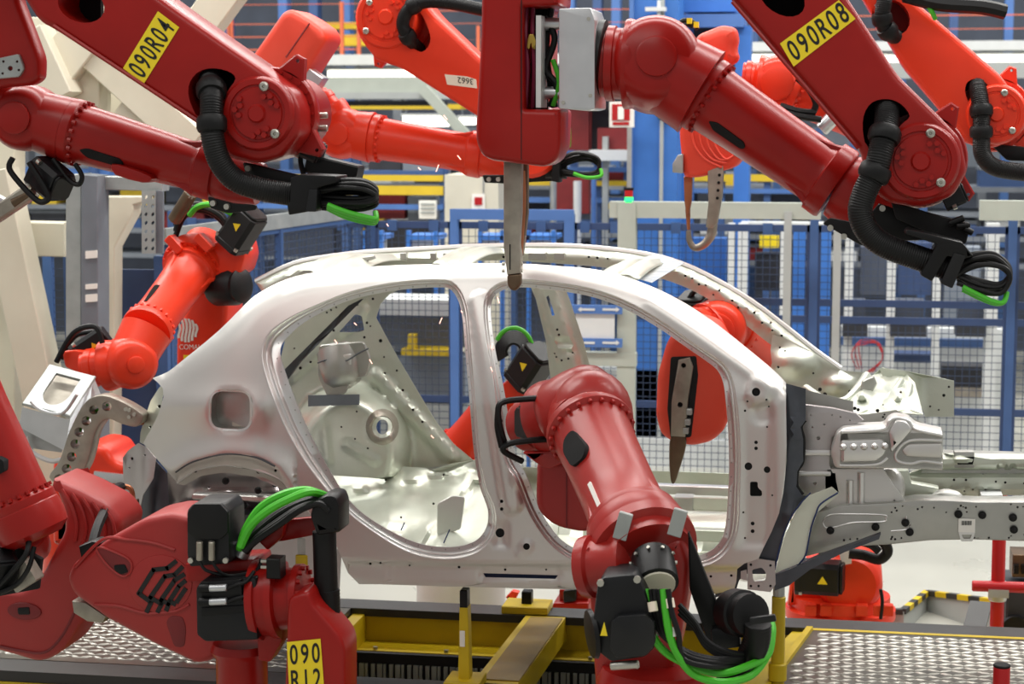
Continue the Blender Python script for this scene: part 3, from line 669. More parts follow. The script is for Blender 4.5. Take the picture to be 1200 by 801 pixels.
# blue solid panel and left mesh
bp = thing('blue_sheet_panel', 'solid dark blue sheet panel beside the galvanised column', 'panel', W(160, 500, 3.2))
rbox('sheet', 134, 316, 182, None, 3.3, .03, 'blue_navy', bp); rbox('post', 180, 300, 194, None, 3.25, .06, 'blue_fence', bp); rbox('edge', 131, 314, 135, None, 3.27, .05, 'blue_fence', bp)
for i, (xa0, xb0, Y) in enumerate([(28, 84, 3.4), (84, 134, 3.38), (-40, 28, 3.42)]):
    a, b_ = W(xa0, 290, Y), W(xb0, 290, Y); zt = a.z
    t = thing('mesh_fence', ['blue mesh fence panel between cream leg and galvanised column', 'narrow blue mesh fence panel behind the galvanised column', 'blue mesh fence panel behind the cream sloping leg'][i], 'fence', (a.x, Y, 0), 'mesh panels of the left fence')
    m = MB(); m.bx(a.x, b_.x, Y-.02, Y+.02, zt-.05, zt); m.bx(a.x, a.x+.05, Y-.02, Y+.02, 0, zt); m.bx(b_.x-.05, b_.x, Y-.02, Y+.02, 0, zt); m.build('panel_frame', 'blue_fence', t)
    m = MB(); wires(m, a.x+.05, b_.x-.05, .1, zt-.05, Y, .045); o = m.build('wire_mesh', 'wire', t, smooth=False); o['kind'] = 'stuff'
    xm = (a.x+b_.x)/2; MB().bx(xm-.03, xm+.03, Y-.02, Y+.02, 0, zt).build('mullion', 'blue_mid', t)
# side fence running back from the corner
sf = thing('mesh_fence', 'blue mesh fence panel running back above the rear roof corner', 'fence', W(300, 400, 4.6), 'mesh panels of the left fence')
A = W(196, 286, 3.6); B = W(437, 252, 6.0)
A0 = Vector((A.x, A.y, 0)); B0 = Vector((B.x, B.y, 0))
m = MB(); m.bar(A, B, .04, .06); m.bar(A0, A, .05, .05); m.bar(A.lerp(B, .5), A0.lerp(B0, .5), .05, .05)
m.build('panel_frame', 'blue_fence', sf)
m = MB(); m.bar(A+Vector((0, -.05, .05)), B+Vector((0, -.05, .05)), .03, .1); m.build('cable_duct', 'zinc', sf)
m = MB(); L = (B-A).length; n = int(L/.05)
for i in range(1, n): m.bar(A.lerp(B, i/n), A0.lerp(B0, i/n), .005, .005)
for j in range(1, 42): m.bar(A0.lerp(A, j/42), B0.lerp(B, j/42), .005, .005)
o = m.build('wire_mesh', 'wire', sf, smooth=False); o['kind'] = 'stuff'
# ================================================================ the car body in white
car = thing('car_body', 'bare silver metal car body shell without doors on the carrier', 'car body', (0, .8, .9))
roof_edge = [(179, 443), (196, 436), (212, 424), (256, 388), (288, 356), (304, 343), (334, 328), (370, 319), (443, 312), (533, 309), (609, 309), (655, 312), (692, 315), (725, 322), (762, 335), (799, 353), (836, 377), (873, 406), (909, 436), (921, 449)]
roof_s = [tuple(p) for p in cr([Vector(p) for p in roof_edge], False, 3)]
front_edge = [(921, 470), (921, 540), (917, 578), (913, 601), (904, 623), (895, 641), (889, 654), (872, 660), (864, 666), (863, 681)]
sill = [(860, 691), (838, 695), (760, 692), (678, 690), (621, 689), (538, 687), (443, 684), (421, 684), (408, 671), (400, 652)]
arch = [(395, 641), (365, 604), (340, 574), (327, 560), (297, 549), (263, 544), (233, 549), (219, 557), (208, 565)]
tail = [(183, 536), (168, 519), (176, 505), (186, 485), (192, 465), (191, 455), (186, 449)]
body_outline = roof_s+front_edge+sill+arch+tail
rdoor = [(530, 340), (512, 336), (461, 340), (407, 352), (363, 373), (338, 393), (328, 410), (334, 436), (352, 484), (370, 522), (389, 556), (408, 585), (434, 608), (475, 631), (507, 640), (538, 640), (560, 632), (571, 616), (572, 596), (563, 570), (556, 530), (551, 473), (546, 415), (541, 364)]
fdoor = [(575, 360), (584, 342), (609, 336), (655, 340), (697, 348), (734, 362), (771, 383), (803, 405), (826, 421), (841, 433), (848, 448), (851, 470), (854, 505), (855, 547), (853, 590), (850, 620), (843, 636), (830, 647), (810, 652), (760, 654), (700, 652), (678, 645), (662, 636), (648, 622), (632, 596), (616, 556), (602, 529), (590, 455), (580, 409)]
def loopN(pts, N): return resample(cr([Vector(p) for p in pts], True, 5), N)
RD, FD = loopN(rdoor, 170), loopN(fdoor, 180)
def dR(p):
    x, y = p[:, 0], p[:, 1]
    d = np.full(len(p), 9.0)
    left = sst((430-x)/80)*sst((y-360)/60)
    d = d+left*15*sst((640-y)/90)+sst((y-600)/40)*5
    d = np.where((x > 535) & (y < 600), 7, d)
    return np.convolve(np.r_[d[-6:], d, d[:6]], np.ones(13)/13, 'valid')
def dF(p):
    x, y = p[:, 0], p[:, 1]
    d = np.full(len(p), 9.0)+sst((y-580)/60)*4+sst((x-830)/20)*4
    d = np.where((x < 640) & (y > 460) & (y < 640), 14, d)
    return np.convolve(np.r_[d[-6:], d, d[:6]], np.ones(13)/13, 'valid')
DR, DF = dR(RD), dF(FD)
RO, FO = offs(RD, DR), offs(FD, DF)
arch_c = [(400, 650), (380, 620), (345, 575), (327, 548), (297, 534), (263, 531), (226, 540), (204, 552)]
def cap(x, y, x0, y0, x1, y1, w, h):                 # pressed swage along a line
    d = pdist(x, y, [(x0, y0), (x1, y1)]); return h*(1-sst((d-w*.5)/(w*.5)))
def dome(x, y, cx, cy, rx, ry, h, e=.35):
    d = np.hypot((x-cx)/rx, (y-cy)/ry); return h*(1-sst((d-(1-e))/e))
def rbump(x, y, x0, y0, x1, y1, e, h):               # raised field with soft edge
    d = np.maximum(np.maximum(x0-x, x-x1), np.maximum(y0-y, y-y1)); return h*(1-sst(d/e+.5))
def ys(x, y, relief=True):
    x = np.asarray(x, float); y = np.asarray(y, float)
    Y = .25*np.clip((475-y)/165, 0, 1.2)**1.35
    Y = Y+.26*np.clip((310-x)/145, 0, 1.3)**2.0
    if not relief: return Y
    dr = pdist(x, y, roof_s); wr = 24
    a = np.clip((wr-dr)/wr, 0, 1); Y = Y+.085*(1-np.sqrt(np.maximum(0, 1-a*a)))*np.where(x < 330, .6, 1)
    # lower body: rounded shoulder and tuck-under of the quarter panel
    qt = sst((325-x)/20)
    Y = Y+qt*(.05*sst((468-y)/14)*sst((y-380)/60)*0+.03*np.clip((y-470)/90, 0, 1)**2)
    Y = Y-qt*.022*np.exp(-((y-474-(x-200)*.04)/20)**2)
    da = pdist(x, y, arch_c)
    below = y > np.interp(x, [c[0] for c in arch_c][::-1], [c[1] for c in arch_c][::-1])
    ina = (x < 400) & below & (x > 200)
    Y = Y-.035*np.exp(-(da/16)**2)*(x < 345)+np.where(ina & (x < 340), .035*sst(da/7), 0)
    # fuel-door pocket edge
    dp = np.maximum(np.abs(x-271)/25, np.abs(y-481)/25)
    Y = Y+.012*(1-sst((np.hypot((x-271)/28, (y-481)/27)-.86)/.18))
    # sill: step under the door openings, slot band
    ysl = 655+(x-400)*.016
    Y = Y+.022*sst((y-ysl)/7)*(x > 402)+.03*np.clip((y-ysl-22)/14, 0, 1)**2
    for xs in (457, 565, 652): Y = Y+.006*np.exp(-((x-xs)/2.0)**2)*(y > ysl+4)
    Y = Y+rbump(x, y, 562, 669+1, 658, 678, 4, .006)
    # hinge pillar face and B pillar
    Y = Y+rbump(x, y, 868, 470, 905, 640, 14, .012)
    Y = Y-dome(x, y, 888, 459, 16, 22, .014)+dome(x, y, 893, 484, 15, 15, .01)
    Y = Y-cap(x, y, 562, 352, 600, 590, 14, .022)
    Y = Y+rbump(x, y, 580, 612, 594, 640, 8, .014)
    Y = Y-dome(x, y, 617, 640, 9, 9, .008)-dome(x, y, 609, 649, 5, 5, .006)
    Y = Y-cap(x, y, 604, 470, 612, 560, 16, .012)
    # flange band of the wheel arch
    Y = Y-dome(x, y, 294, 543, 6, 6, .006)-dome(x, y, 272, 541, 6, 8, .005)
    # A-pillar base strip
    Y = Y-.012*np.exp(-(pdist(x, y, [(760, 352), (905, 455)])/7)**2)
    return Y
fuel = fil([(248, 458), (293, 459), (293, 503), (247, 501)], 14, 6)
pocketR = fil([(879, 564), (888, 564), (888, 571), (893, 575), (893, 581), (879, 581)], 2, 2)
slot = [(566, 671), (654, 673.5), (651, 678), (569, 676)]
dots = [(886, 459, 5), (877, 546, 4.6), (899, 550, 4), (882, 613, 2.4), (882, 622, 2.4), (886, 518, 2.2), (886, 525, 2.2), (873, 481, 1.5), (586, 493, 2), (586, 502, 2), (588, 587, 2.2), (588, 596, 2.2), (586, 624, 5.5), (617, 640, 4), (434, 660, 1.6), (446, 659, 1.4), (538, 664, 1.8), (592, 667, 1.6), (690, 671, 2), (833, 675, 1.7), (857, 674, 1.7), (898, 468, 1.2), (901, 476, 1.2), (876, 470, 1.3), (640, 667, 1.3), (480, 662, 1.3), (323, 551, 1.8), (229, 551, 1.4), (303, 552, 1.6), (899, 500, 1.2), (905, 580, 1.2), (871, 600, 1.3), (873, 630, 1.3)]
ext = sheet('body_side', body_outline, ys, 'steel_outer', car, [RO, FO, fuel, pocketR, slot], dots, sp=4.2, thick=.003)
def band(name, inner, D, prof, m, extra=0):
    rg = []
    base = offs(inner, D)
    Yb = ys(base[:, 0], base[:, 1])
    for f, dy in prof:
        p = offs(inner, D*f); rg.append([Vector(q) for q in Wn(p[:, 0], p[:, 1], Yb+dy)])
    b = MB(); b.rings(rg); o = b.build(name, m, car, ang=50)
    md = o.modifiers.new('thickness', 'SOLIDIFY'); md.thickness = .003; md.offset = 0
    return o
PF = [(1, 0), (.93, .004), (.86, .014), (.8, .03), (.72, .036), (.62, .036), (.55, .042), (.5, .062), (.42, .068), (.0, .07), (-.02, .074)]
band('door_surround', RD, DR, PF, 'steel_sheen'); band('door_surround', FD, DF, PF, 'steel_sheen')
# weld seam flange dots around the openings
b = MB()
for L_, D_ in ((RD, DR), (FD, DF)):
    p = offs(L_, D_*.18); q = offs(L_, D_); Yb = ys(q[:, 0], q[:, 1])+.068
    for i in range(0, len(p), 3):
        c = Vector(Wn(p[i, 0], p[i, 1], Yb[i])); b.lathe(c+Vector((0, .002, 0)), (0, -1, 0), [(0, .004), (.002, .004), (.003, .002)], n=6)
o = b.build('weld_spots', 'steel_grey', car); o['kind'] = 'stuff'
# inner side of the box sections
inner_o = [tuple(p) for p in offs(body_outline, -5)]
sheet('inner_side', inner_o, lambda x, y: ys(x, y, False)+.13, 'steel_inner', car, [offs(RD, 1.5), offs(FD, 1.5)], sp=14, thick=.003)
# filler behind the openings: returns joining outer flange to inner skin
for L_, D_ in ((RD, DR), (FD, DF)):
    q = offs(L_, D_); Yb = ys(q[:, 0], q[:, 1])+.07
    i1 = offs(L_, 1.5); Yi = ys(i1[:, 0], i1[:, 1], False)+.13
    MB().rings([[Vector(v) for v in Wn(L_[:, 0], L_[:, 1], Yb)], [Vector(v) for v in Wn(i1[:, 0], i1[:, 1], np.maximum(Yi, Yb+.01))]]).build('opening_return', 'steel_grey', car)
# outer roof rail return towards the roof
rp = np.array(roof_s); yr = ys(rp[:, 0], rp[:, 1])
k = rp[:, 0] > 300
A = Wn(rp[k, 0], rp[k, 1], yr[k]); Bq = A+np.array([0, .05, -.012]); Cq = A+np.array([0, .10, -.05])
b = MB(); b.rings([[Vector(v) for v in q] for q in (A, Bq, Cq)], False); b.build('roof_rail_return', 'steel_outer', car)
# dark pocket behind the fuel door opening
fp = np.array([tuple(p) for p in fuel]); yf_ = ys(fp[:, 0], fp[:, 1])
b = MB(); fc = fp.mean(0)
r0 = [Vector(v) for v in Wn(fp[:, 0], fp[:, 1], yf_)]; r1 = [v+Vector((0, .07, 0)) for v in r0]
f2 = fc+(fp-fc)*.55; r2 = [Vector(v)+Vector((0, .075, 0)) for v in Wn(f2[:, 0], f2[:, 1], yf_.mean())]
b.rings([r0, r1, r2], True, False, True); b.build('filler_pocket', 'steel_grey', car)
rim = offs(fp, 2.5); b = MB(); b.rings([[Vector(v)+Vector((0, -.003, 0)) for v in Wn(rim[:, 0], rim[:, 1], ys(rim[:, 0], rim[:, 1]))], r0]); b.build('filler_rim', 'steel_sheen', car)
cN = W(281, 497, .12); b = MB(); b.cyl(cN, cN+Vector((.0, -.02, .01)), .028, n=16); b.build('filler_neck', 'gun_metal', car)
# dark sealing strip in front of the hinge pillar and the plates below it
sheet('hinge_strip', [(921, 449), (944, 455), (944, 492), (938, 500), (941, 514), (941, 540), (934, 552), (933, 570), (940, 580), (946, 581), (936, 594), (926, 606), (918, 630), (912, 655), (905, 672), (888, 672), (872, 672), (866, 680), (863, 690), (838, 700), (838, 694), (860, 688), (863, 666), (872, 659), (889, 653), (904, 622), (913, 600), (918, 577), (922, 540)],
      lambda x, y: .055+.03*sst((x-921)/20)-.016*np.exp(-((x-929-.04*(560-y)*(y > 560))/3.5)**2)-dome(x, y, 933, 500, 8, 30, .012, .6)+dome(x, y, 938, 535, 6, 12, .012, .6), 'primer_dark', car, sp=8, thick=.004)
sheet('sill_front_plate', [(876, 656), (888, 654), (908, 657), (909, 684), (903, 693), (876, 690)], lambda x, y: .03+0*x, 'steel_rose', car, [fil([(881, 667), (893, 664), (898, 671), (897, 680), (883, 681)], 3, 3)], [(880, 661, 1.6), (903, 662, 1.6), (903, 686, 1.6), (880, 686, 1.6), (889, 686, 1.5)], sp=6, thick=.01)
sheet('jack_tab', [(868, 669), (875, 667), (876, 680), (868, 678)], lambda x, y: .02+0*x, 'steel_rose', car, sp=5, thick=.006)
# pale wheel-house panel behind the strip, with its blue sealing bead
wh = [(946, 581), (975, 570), (984, 578), (958, 600), (948, 622), (944, 652), (936, 660), (918, 667), (908, 672), (914, 648), (922, 622), (932, 600)]
sheet('front_wheelhouse', wh, lambda x, y: .05+.03*sst((x-915)/60), 'primer_pale', car, sp=6, thick=.003)
MB().tube([W(x, y, .06) for x, y in [(982, 577), (962, 590), (956, 602), (950, 620), (944, 650), (934, 662)]], .004, n=6).build('seal_bead', 'sealant_blue', car)
MB().tube([W(x, y, .045) for x, y in [(950, 577), (936, 592), (924, 612), (914, 640), (908, 668)]], .0035, n=6).build('seal_bead', 'sealant_blue', car)
sheet('wheelarch_liner', [(908, 672), (936, 661), (960, 650), (1000, 636), (1032, 624), (1030, 630), (990, 645), (950, 665), (925, 684), (908, 690)], lambda x, y: .06+0*x, 'primer_dark', car, sp=8, thick=.05)

# ---- rear end: tail panel, lamp pocket, inner wheel arch
sheet('tail_lamp_pocket', [(190, 450), (192, 458), (188, 480), (182, 500), (172, 522), (164, 518), (165, 506), (169, 492), (177, 469), (186, 455)], lambda x, y: .36+.1*sst((190-x)/26), 'steel_inner', car, dots=[(187, 476, 2.2), (176, 500, 1.6)], sp=5, thick=.003)
sheet('tail_panel', [(162, 519), (172, 524), (183, 537), (180, 560), (168, 580), (160, 620), (145, 620), (145, 560), (144, 536), (150, 528)], lambda x, y: .42+.12*sst((175-x)/30)-cap(x, y, 152, 540, 150, 600, 6, .012), 'steel_rose', car, dots=[(155, 537, 2), (152, 548, 1.2), (170, 533, 1.2)], sp=5, thick=.004)
sheet('tail_liner', [(183, 540), (206, 565), (210, 600), (206, 612), (160, 616), (164, 590), (172, 566)], lambda x, y: .5+.12*sst((185-x)/30), 'primer_dark', car, sp=7, thick=.004)
wa = [(196, 552), (233, 540), (263, 536), (300, 540), (330, 554), (370, 605), (400, 650), (398, 690), (330, 690), (250, 690), (206, 660), (200, 610)]
def ywa(x, y):
    Y = .42-.16*sst((600-y)/70)*1.0
    Y = Y-cap(x, y, 226, 582, 330, 580, 9, .05)-cap(x, y, 296, 552, 302, 580, 9, .02)-cap(x, y, 268, 556, 296, 556, 6, .015)
    Y = Y-dome(x, y, 230, 562, 12, 16, .03, .7)
    return Y
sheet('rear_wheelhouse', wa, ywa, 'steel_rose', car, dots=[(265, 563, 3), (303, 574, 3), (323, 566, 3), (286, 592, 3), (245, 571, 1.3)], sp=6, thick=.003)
for x, y in ((265, 563), (303, 574), (323, 566), (286, 592)):
    c = W(x, y, .2); b = MB(); b.lathe(c, (0, -1, 0), [(0, .016), (.012, .016), (.018, .009)], n=12); b.build('plug', 'black', car)
sheet('wheelarch_lip', [(206, 566), (219, 558), (233, 550), (263, 545), (297, 550), (327, 561), (345, 580), (330, 572), (297, 558), (263, 553), (236, 557), (216, 568)], lambda x, y: ys(x, y)+.015, 'steel_grey', car, sp=5, thick=.003)
MB().bx(W(200, 600, .3).x, W(325, 600, .3).x, .25, 1.45, W(200, 615, .3).z, W(200, 597, .3).z).build('rear_cross_member', 'primer_dark', car)

# ---- far side of the shell
YB = 1.36
def frail(x, y): return np.full(np.shape(x), YB)+.03*sst((310-y)/20)*0
far_rail_o = [(300, 331), (330, 316), (352, 308), (380, 303), (430, 297), (500, 293), (560, 290), (640, 289), (700, 292), (760, 300), (800, 311), (840, 330), (880, 354), (920, 384), (955, 412), (985, 433)]
far_rail_i = [(968, 448), (940, 428), (905, 405), (868, 376), (835, 353), (800, 335), (760, 322), (715, 314), (660, 309), (600, 305), (540, 306), (470, 311), (420, 317), (360, 328), (310, 345)]
fr = [tuple(p) for p in cr([Vector(p) for p in far_rail_o], False, 3)]+[tuple(p) for p in cr([Vector(p) for p in far_rail_i], False, 3)]
dts = [(803, 323, 1.6), (811, 326, 1.3), (819, 333, 1.6), (827, 334, 1.4), (843, 340, 1.4), (836, 345, 1.3), (858, 352, 1.6), (865, 360, 1.4), (884, 366, 1.6), (893, 378, 1.6), (903, 378, 1.4), (916, 393, 1.6), (630, 299, 1.8), (640, 297, 1.4), (700, 302, 1.7), (712, 303, 1.3), (590, 301, 1.8), (560, 300, 1.4), (690, 301, 1.5), (655, 303, 1.3), (905, 387, 1.4), (930, 405, 1.4), (938, 411, 1.2)]
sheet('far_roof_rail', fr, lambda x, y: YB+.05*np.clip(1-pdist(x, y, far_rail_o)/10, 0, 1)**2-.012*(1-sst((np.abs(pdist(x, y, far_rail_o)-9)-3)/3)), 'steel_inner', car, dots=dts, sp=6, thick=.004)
b = MB(); P = [W(x, y-1, YB+.05) for x, y in far_rail_o]; b.tube(P, .016, n=8, seg=3); b.build('far_rail_edge', 'steel_outer', car)
# far A-pillar base and cowl side
fa = [(905, 392), (925, 398), (955, 414), (985, 434), (1012, 436), (1022, 450), (1010, 470), (960, 482), (930, 460), (900, 440), (905, 425), (903, 410)]
sheet('far_cowl_side', fa, lambda x, y: YB-.03-dome(x, y, 930, 425, 34, 22, .07, .8)-dome(x, y, 985, 450, 24, 14, .05, .8), 'steel_inner', car, dots=[(914, 407, 1.4), (920, 411, 1.3), (912, 430, 1.8), (953, 437, 1.4)], sp=6, thick=.004)
# far B-pillar
bpil = [(622, 336), (662, 336), (668, 352), (684, 400), (694, 440), (700, 520), (706, 590), (650, 590), (648, 520), (646, 450), (640, 400), (628, 350)]
def ybp(x, y):
    xc = 642+(y-340)*.28
    Y = YB+.02*np.clip((y-380)/150, 0, 1)+0*x
    Y = Y-.03*(1-sst((np.abs(x-xc)-9)/6))
    Y = Y+rbump(x, y, 652, 398, 668, 406, 4, .02)+rbump(x, y, 660, 412, 672, 414, 3, .015)
    return Y
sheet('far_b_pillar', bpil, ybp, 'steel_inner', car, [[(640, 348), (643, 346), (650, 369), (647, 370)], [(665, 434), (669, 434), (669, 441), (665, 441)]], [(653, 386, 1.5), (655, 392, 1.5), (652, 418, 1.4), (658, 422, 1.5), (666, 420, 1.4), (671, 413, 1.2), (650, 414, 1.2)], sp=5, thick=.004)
# far C-pillar, window triangle and wheelhouse (one pressed inner panel)
cp = [(445, 338), (470, 338), (456, 345), (446, 356), (441, 372), (452, 393), (466, 418), (486, 452), (510, 492), (532, 520), (556, 540), (556, 560), (500, 566), (440, 560), (380, 556), (342, 486), (334, 440), (334, 420), (352, 396), (385, 372), (415, 352)]
win = fil([(397, 389), (416, 368), (424, 370), (427, 387), (420, 389)], 2, 3)
oval = circ(448, 500, 7, 9, 14)
def ycp(x, y):
    Y = 1.32+.05*np.clip((420-y)/80, 0, 1)
    Y = Y-.28*(1-sst((np.hypot((x-408)/78, (y-530)/88)-.62)/.36))       # wheelhouse bulge
    Y = Y-cap(x, y, 340, 436, 420, 362, 14, .03)-cap(x, y, 440, 440, 530, 536, 10, .025)
    Y = Y-dome(x, y, 448, 500, 20, 21, .02, .35)+dome(x, y, 448, 500, 14, 15, .02, .3)
    Y = Y-rbump(x, y, 360, 462, 422, 474, 4, .012)
    Y = Y-cap(x, y, 380, 500, 384, 540, 5, .01)-cap(x, y, 405, 520, 440, 540, 6, .012)
    return Y
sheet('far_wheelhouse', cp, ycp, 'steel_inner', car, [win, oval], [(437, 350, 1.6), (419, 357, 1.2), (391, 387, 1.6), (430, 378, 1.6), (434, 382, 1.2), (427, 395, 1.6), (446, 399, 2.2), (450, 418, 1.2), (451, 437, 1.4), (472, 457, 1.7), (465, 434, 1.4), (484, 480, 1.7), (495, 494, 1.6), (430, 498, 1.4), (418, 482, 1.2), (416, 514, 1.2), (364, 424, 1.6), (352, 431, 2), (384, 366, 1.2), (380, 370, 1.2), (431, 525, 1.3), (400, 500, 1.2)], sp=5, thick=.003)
sheet('shaded_pillar_brace', [(333, 436), (340, 420), (372, 388), (408, 352), (426, 350), (392, 384), (352, 424), (338, 444)], lambda x, y: 1.16+0*x-.01*np.sin(x*.2), 'steel_dark', car, sp=6, thick=.02)  # inner reinforcement; the dark steel colour paints the shadow it lies in
sheet('pillar_skin', [(328, 424), (334, 398), (362, 370), (408, 346), (440, 336), (448, 344), (424, 350), (408, 358), (380, 386), (346, 420), (334, 432)], lambda x, y: 1.12+0*x, 'steel_inner', car, dots=[(345, 408, 1.2), (383, 366, 1.3), (388, 363, 1.3), (394, 360, 1.2)], sp=6, thick=.004)
sheet('oval_cover_ring', circ(448, 500, 19, 21, 24), lambda x, y: ycp(x, y)-.006, 'gun_metal', car, [circ(448, 500, 12, 13, 18)], sp=4, thick=.004)
b = MB()
for k in range(14):
    a = 2*PI*k/14; c = W(448+15.5*math.cos(a), 500+17*math.sin(a), 1.03); b.lathe(c, (0, -1, 0), [(0, .006), (.02, .006), (.024, .003)], n=6)
# shock tower bracket
b = MB(); ct = W(400, 424, 1.05)
b.lathe(W(402, 452, 1.0), W(398, 402, 1.1)-W(402, 452, 1.0), [(0, .05), (.03, .09), (.1, .11), (.17, .115), (.19, .08), (.2, .08)], n=18)
b.build('shock_tower', 'steel_grey', car)
b = MB(); b.plate(fil([(374, 404), (426, 400), (434, 420), (430, 440), (412, 446), (404, 462), (384, 466), (372, 440)], 4), 1.0, .02, .004, 1, [circ(398, 420, 8, 6, 12)]); b.build('tower_bracket', 'steel_grey', car)
b = MB(); b.plate(fil([(385, 415), (412, 415), (412, 428), (385, 430)], 3), .96, .05, .01, 2); b.build('tower_cap', 'steel_sheen', car)
b = MB(); b.plate([(361, 463), (421, 462), (421, 474), (361, 476)], .99, .008); b.build('damping_pad', 'grey_mid', car)
b = MB(); b.tube([W(x, y, .96) for x, y in [(372, 425), (386, 421), (404, 423), (420, 414), (432, 408)]], .004, n=6); b.build('weld_bracket_bar', 'steel_dark', car)
# roof headers over the opening
def roofbar(name, pts, Y0, Y1, hgt, m='steel_inner', dz=0):
    """cross member between the rails, centre line px on near side then far side"""
    a, c, wd = pts; A = W(*a, Y0); B = W(*c, Y1)
    n = 14; rg = []
    for i in range(n+1):
        t = i/n; p = A.lerp(B, t); p = p+Vector((0, 0, .03*math.sin(PI*t)+dz))
        prof = [(-wd, 0), (-wd*.8, .004), (-wd*.55, hgt), (-wd*.2, hgt), (0, hgt*.3), (wd*.2, hgt), (wd*.55, hgt), (wd*.8, .004), (wd, 0)]
        rg.append([p+Vector((u, 0, h-.02)) for u, h in prof])
    b = MB(); b.rings(rg, False); o = b.build(name, m, car); md = o.modifiers.new('thickness', 'SOLIDIFY'); md.thickness = .004
roofbar('roof_bow', ((372, 319), (440, 300), .16), .33, 1.36, .03)
roofbar('roof_bow', ((520, 311), (575, 292), .09), .33, 1.36, .03)
roofbar('roof_header', ((722, 321), (770, 304), .10), .33, 1.36, .02)
MB().plate([(352, 318), (372, 309), (402, 304), (438, 299), (440, 303), (412, 312), (376, 322)], .75, .02, .004, 1).build('rear_header', 'steel_grey', car)
for x0, x1 in ((505, 512), (520, 526), (470, 477), (555, 562), (620, 640), (650, 662)):
    c = W((x0+x1)/2, 300, 1.3); MB().box(c, (x1-x0)*.0021, .02, .018, bev=.003).build('rail_bracket', 'steel_grey', car)
# clear film on the header corner
fl = [(721, 320), (742, 309), (764, 300), (777, 302), (800, 308), (790, 312), (768, 330), (755, 332)]
sheet('clear_film', [(718, 319), (746, 304), (770, 297), (802, 308), (784, 319), (764, 331), (742, 325)], lambda x, y: .33+(331-y)/34*.95-.0*x, 'clear_film', car, sp=5, thick=.002)

# ---- floor pan, far sill, cross members
ZS = W(620, 655, 0).z
zf = ZS-.08
def floorpan():
    nx, ny = 110, 44; X0, X1, Y0, Y1 = -.06, 1.15, .14, 1.52
    b = MB(); rg = []
    for j in range(ny+1):
        y = Y0+(Y1-Y0)*j/ny; row = []
        for i in range(nx+1):
            x = X0+(X1-X0)*i/nx
            z = zf+.012*math.sin(x*24)*(1 if abs(y-.83) > .2 else 0)
            z += .14*max(0, 1-((y-.83)/.17)**2)**.5 if abs(y-.83) < .17 else 0
            if x < -.25: z += .16*float(sst((-.25-x)/.15))
            if .1 < x < .22 or .52 < x < .62: z += .05
            row.append(Vector((x, y, z)))
        rg.append(row)
    b.rings(rg, False); return b.build('floor_pan', 'steel_inner', car, ang=45)
floorpan()
sheet('far_sill', [(520, 545), (620, 547), (760, 551), (900, 556), (900, 570), (900, 625), (760, 620), (620, 610), (520, 600)], lambda x, y: 1.5-.03*sst((y-575)/6)+.02*sst((y-560)/4)-.02*sst((y-598)/5), 'steel_inner', car, dots=[(806, 573, 1.4), (830, 574, 1.3), (800, 596, 1.6), (848, 573, 1.3)], sp=8, thick=.004)
for y0, y1, Y, m in ((571, 577, 1.2, 'steel_sheen'), (584, 592, 1.05, 'steel_inner'), (604, 612, .85, 'steel_sheen'), (622, 628, .6, 'steel_inner')):
    a = W(700, y1, Y); c = W(905, y0, Y); MB().box(((a.x+c.x)/2, Y, (a.z+c.z)/2), (c.x-a.x)/2, .03, abs(c.z-a.z)/2, bev=.004).build('floor_rail', m, car)
b = MB(); rect(b, 790, 583, 812, 602, 1.0, .1, .004); b.build('seat_bracket', 'steel_grey', car)
# rear floor rising to the wheelhouse
rf = [(335, 545), (440, 545), (500, 548), (560, 538), (580, 560), (588, 660), (500, 662), (420, 655), (350, 610)]
sheet('rear_floor', rf, lambda x, y: .22+1.0*np.clip((650-y)/100, 0, 1)-.03*np.sin(x*.09+y*.05)-dome(x, y, 470, 605, 40, 20, .06, .7)+cap(x, y, 400, 585, 540, 560, 8, .05)+cap(x, y, 500, 640, 560, 570, 9, .06), 'steel_inner', car, dots=[(452, 562, 1.5), (520, 556, 1.6), (508, 590, 1.6), (470, 606, 1.4), (540, 600, 1.5)], sp=6, thick=.003)
b = MB(); b.plate(fil([(512, 590), (530, 580), (545, 582), (540, 620), (512, 628)], 4), .5, .01, .003, 1); b.build('floor_patch', 'steel_sheen', car)
for pts in ([(520, 636), (527, 620)], [(470, 345+276), (474, 612)]):
    MB().tube([W(x, y, .35) for x, y in pts], .003, n=5, smooth=False).build('marker_line', 'sealant_blue', car)

# ---- front end
def front(name, out, Y, m, T=.03, holes=(), bev=.004, dots=()):
    b = MB(); b.plate(out, Y, T, bev, 2, [h for h in holes]+[circ(x, y, r, n=8) for x, y, r in dots]); return b.build(name, m, car)
rr = random.Random(5)
def rdots(x0, y0, x1, y1, n, r=1.1):
    return [(rr.uniform(x0, x1), rr.uniform(y0, y1), r*rr.uniform(.8, 1.3)) for _ in range(n)]
# firewall side (rosy plate with swages)
fw = [(944, 474), (976, 478), (1003, 484), (1012, 492), (975, 512), (972, 545), (980, 560), (984, 578), (948, 580), (934, 566), (936, 552), (941, 540), (944, 515), (938, 500), (944, 492)]
front('dash_side', fw, .2, 'steel_rose', .03, bev=.003, dots=[(959, 513, 2.4), (952, 500, 1.2), (966, 497, 1.2), (955, 566, 2), (950, 486, 1.2), (985, 488, 1.1), (996, 492, 1.1), (975, 486, 1.1)])
front('dash_bead', fil([(940, 527), (974, 527), (974, 534), (940, 534)], 2), .185, 'steel_sheen', .02, bev=.007)
front('dash_bead', fil([(935, 552), (974, 552), (974, 558), (935, 558)], 2), .185, 'steel_sheen', .02, bev=.007)
MB().tube([W(x, y, .1) for x, y in [(944, 492), (939, 500), (942, 515), (941, 540), (935, 551), (934, 568), (941, 579)]], .008, n=6).build('seal_edge', 'black', car)
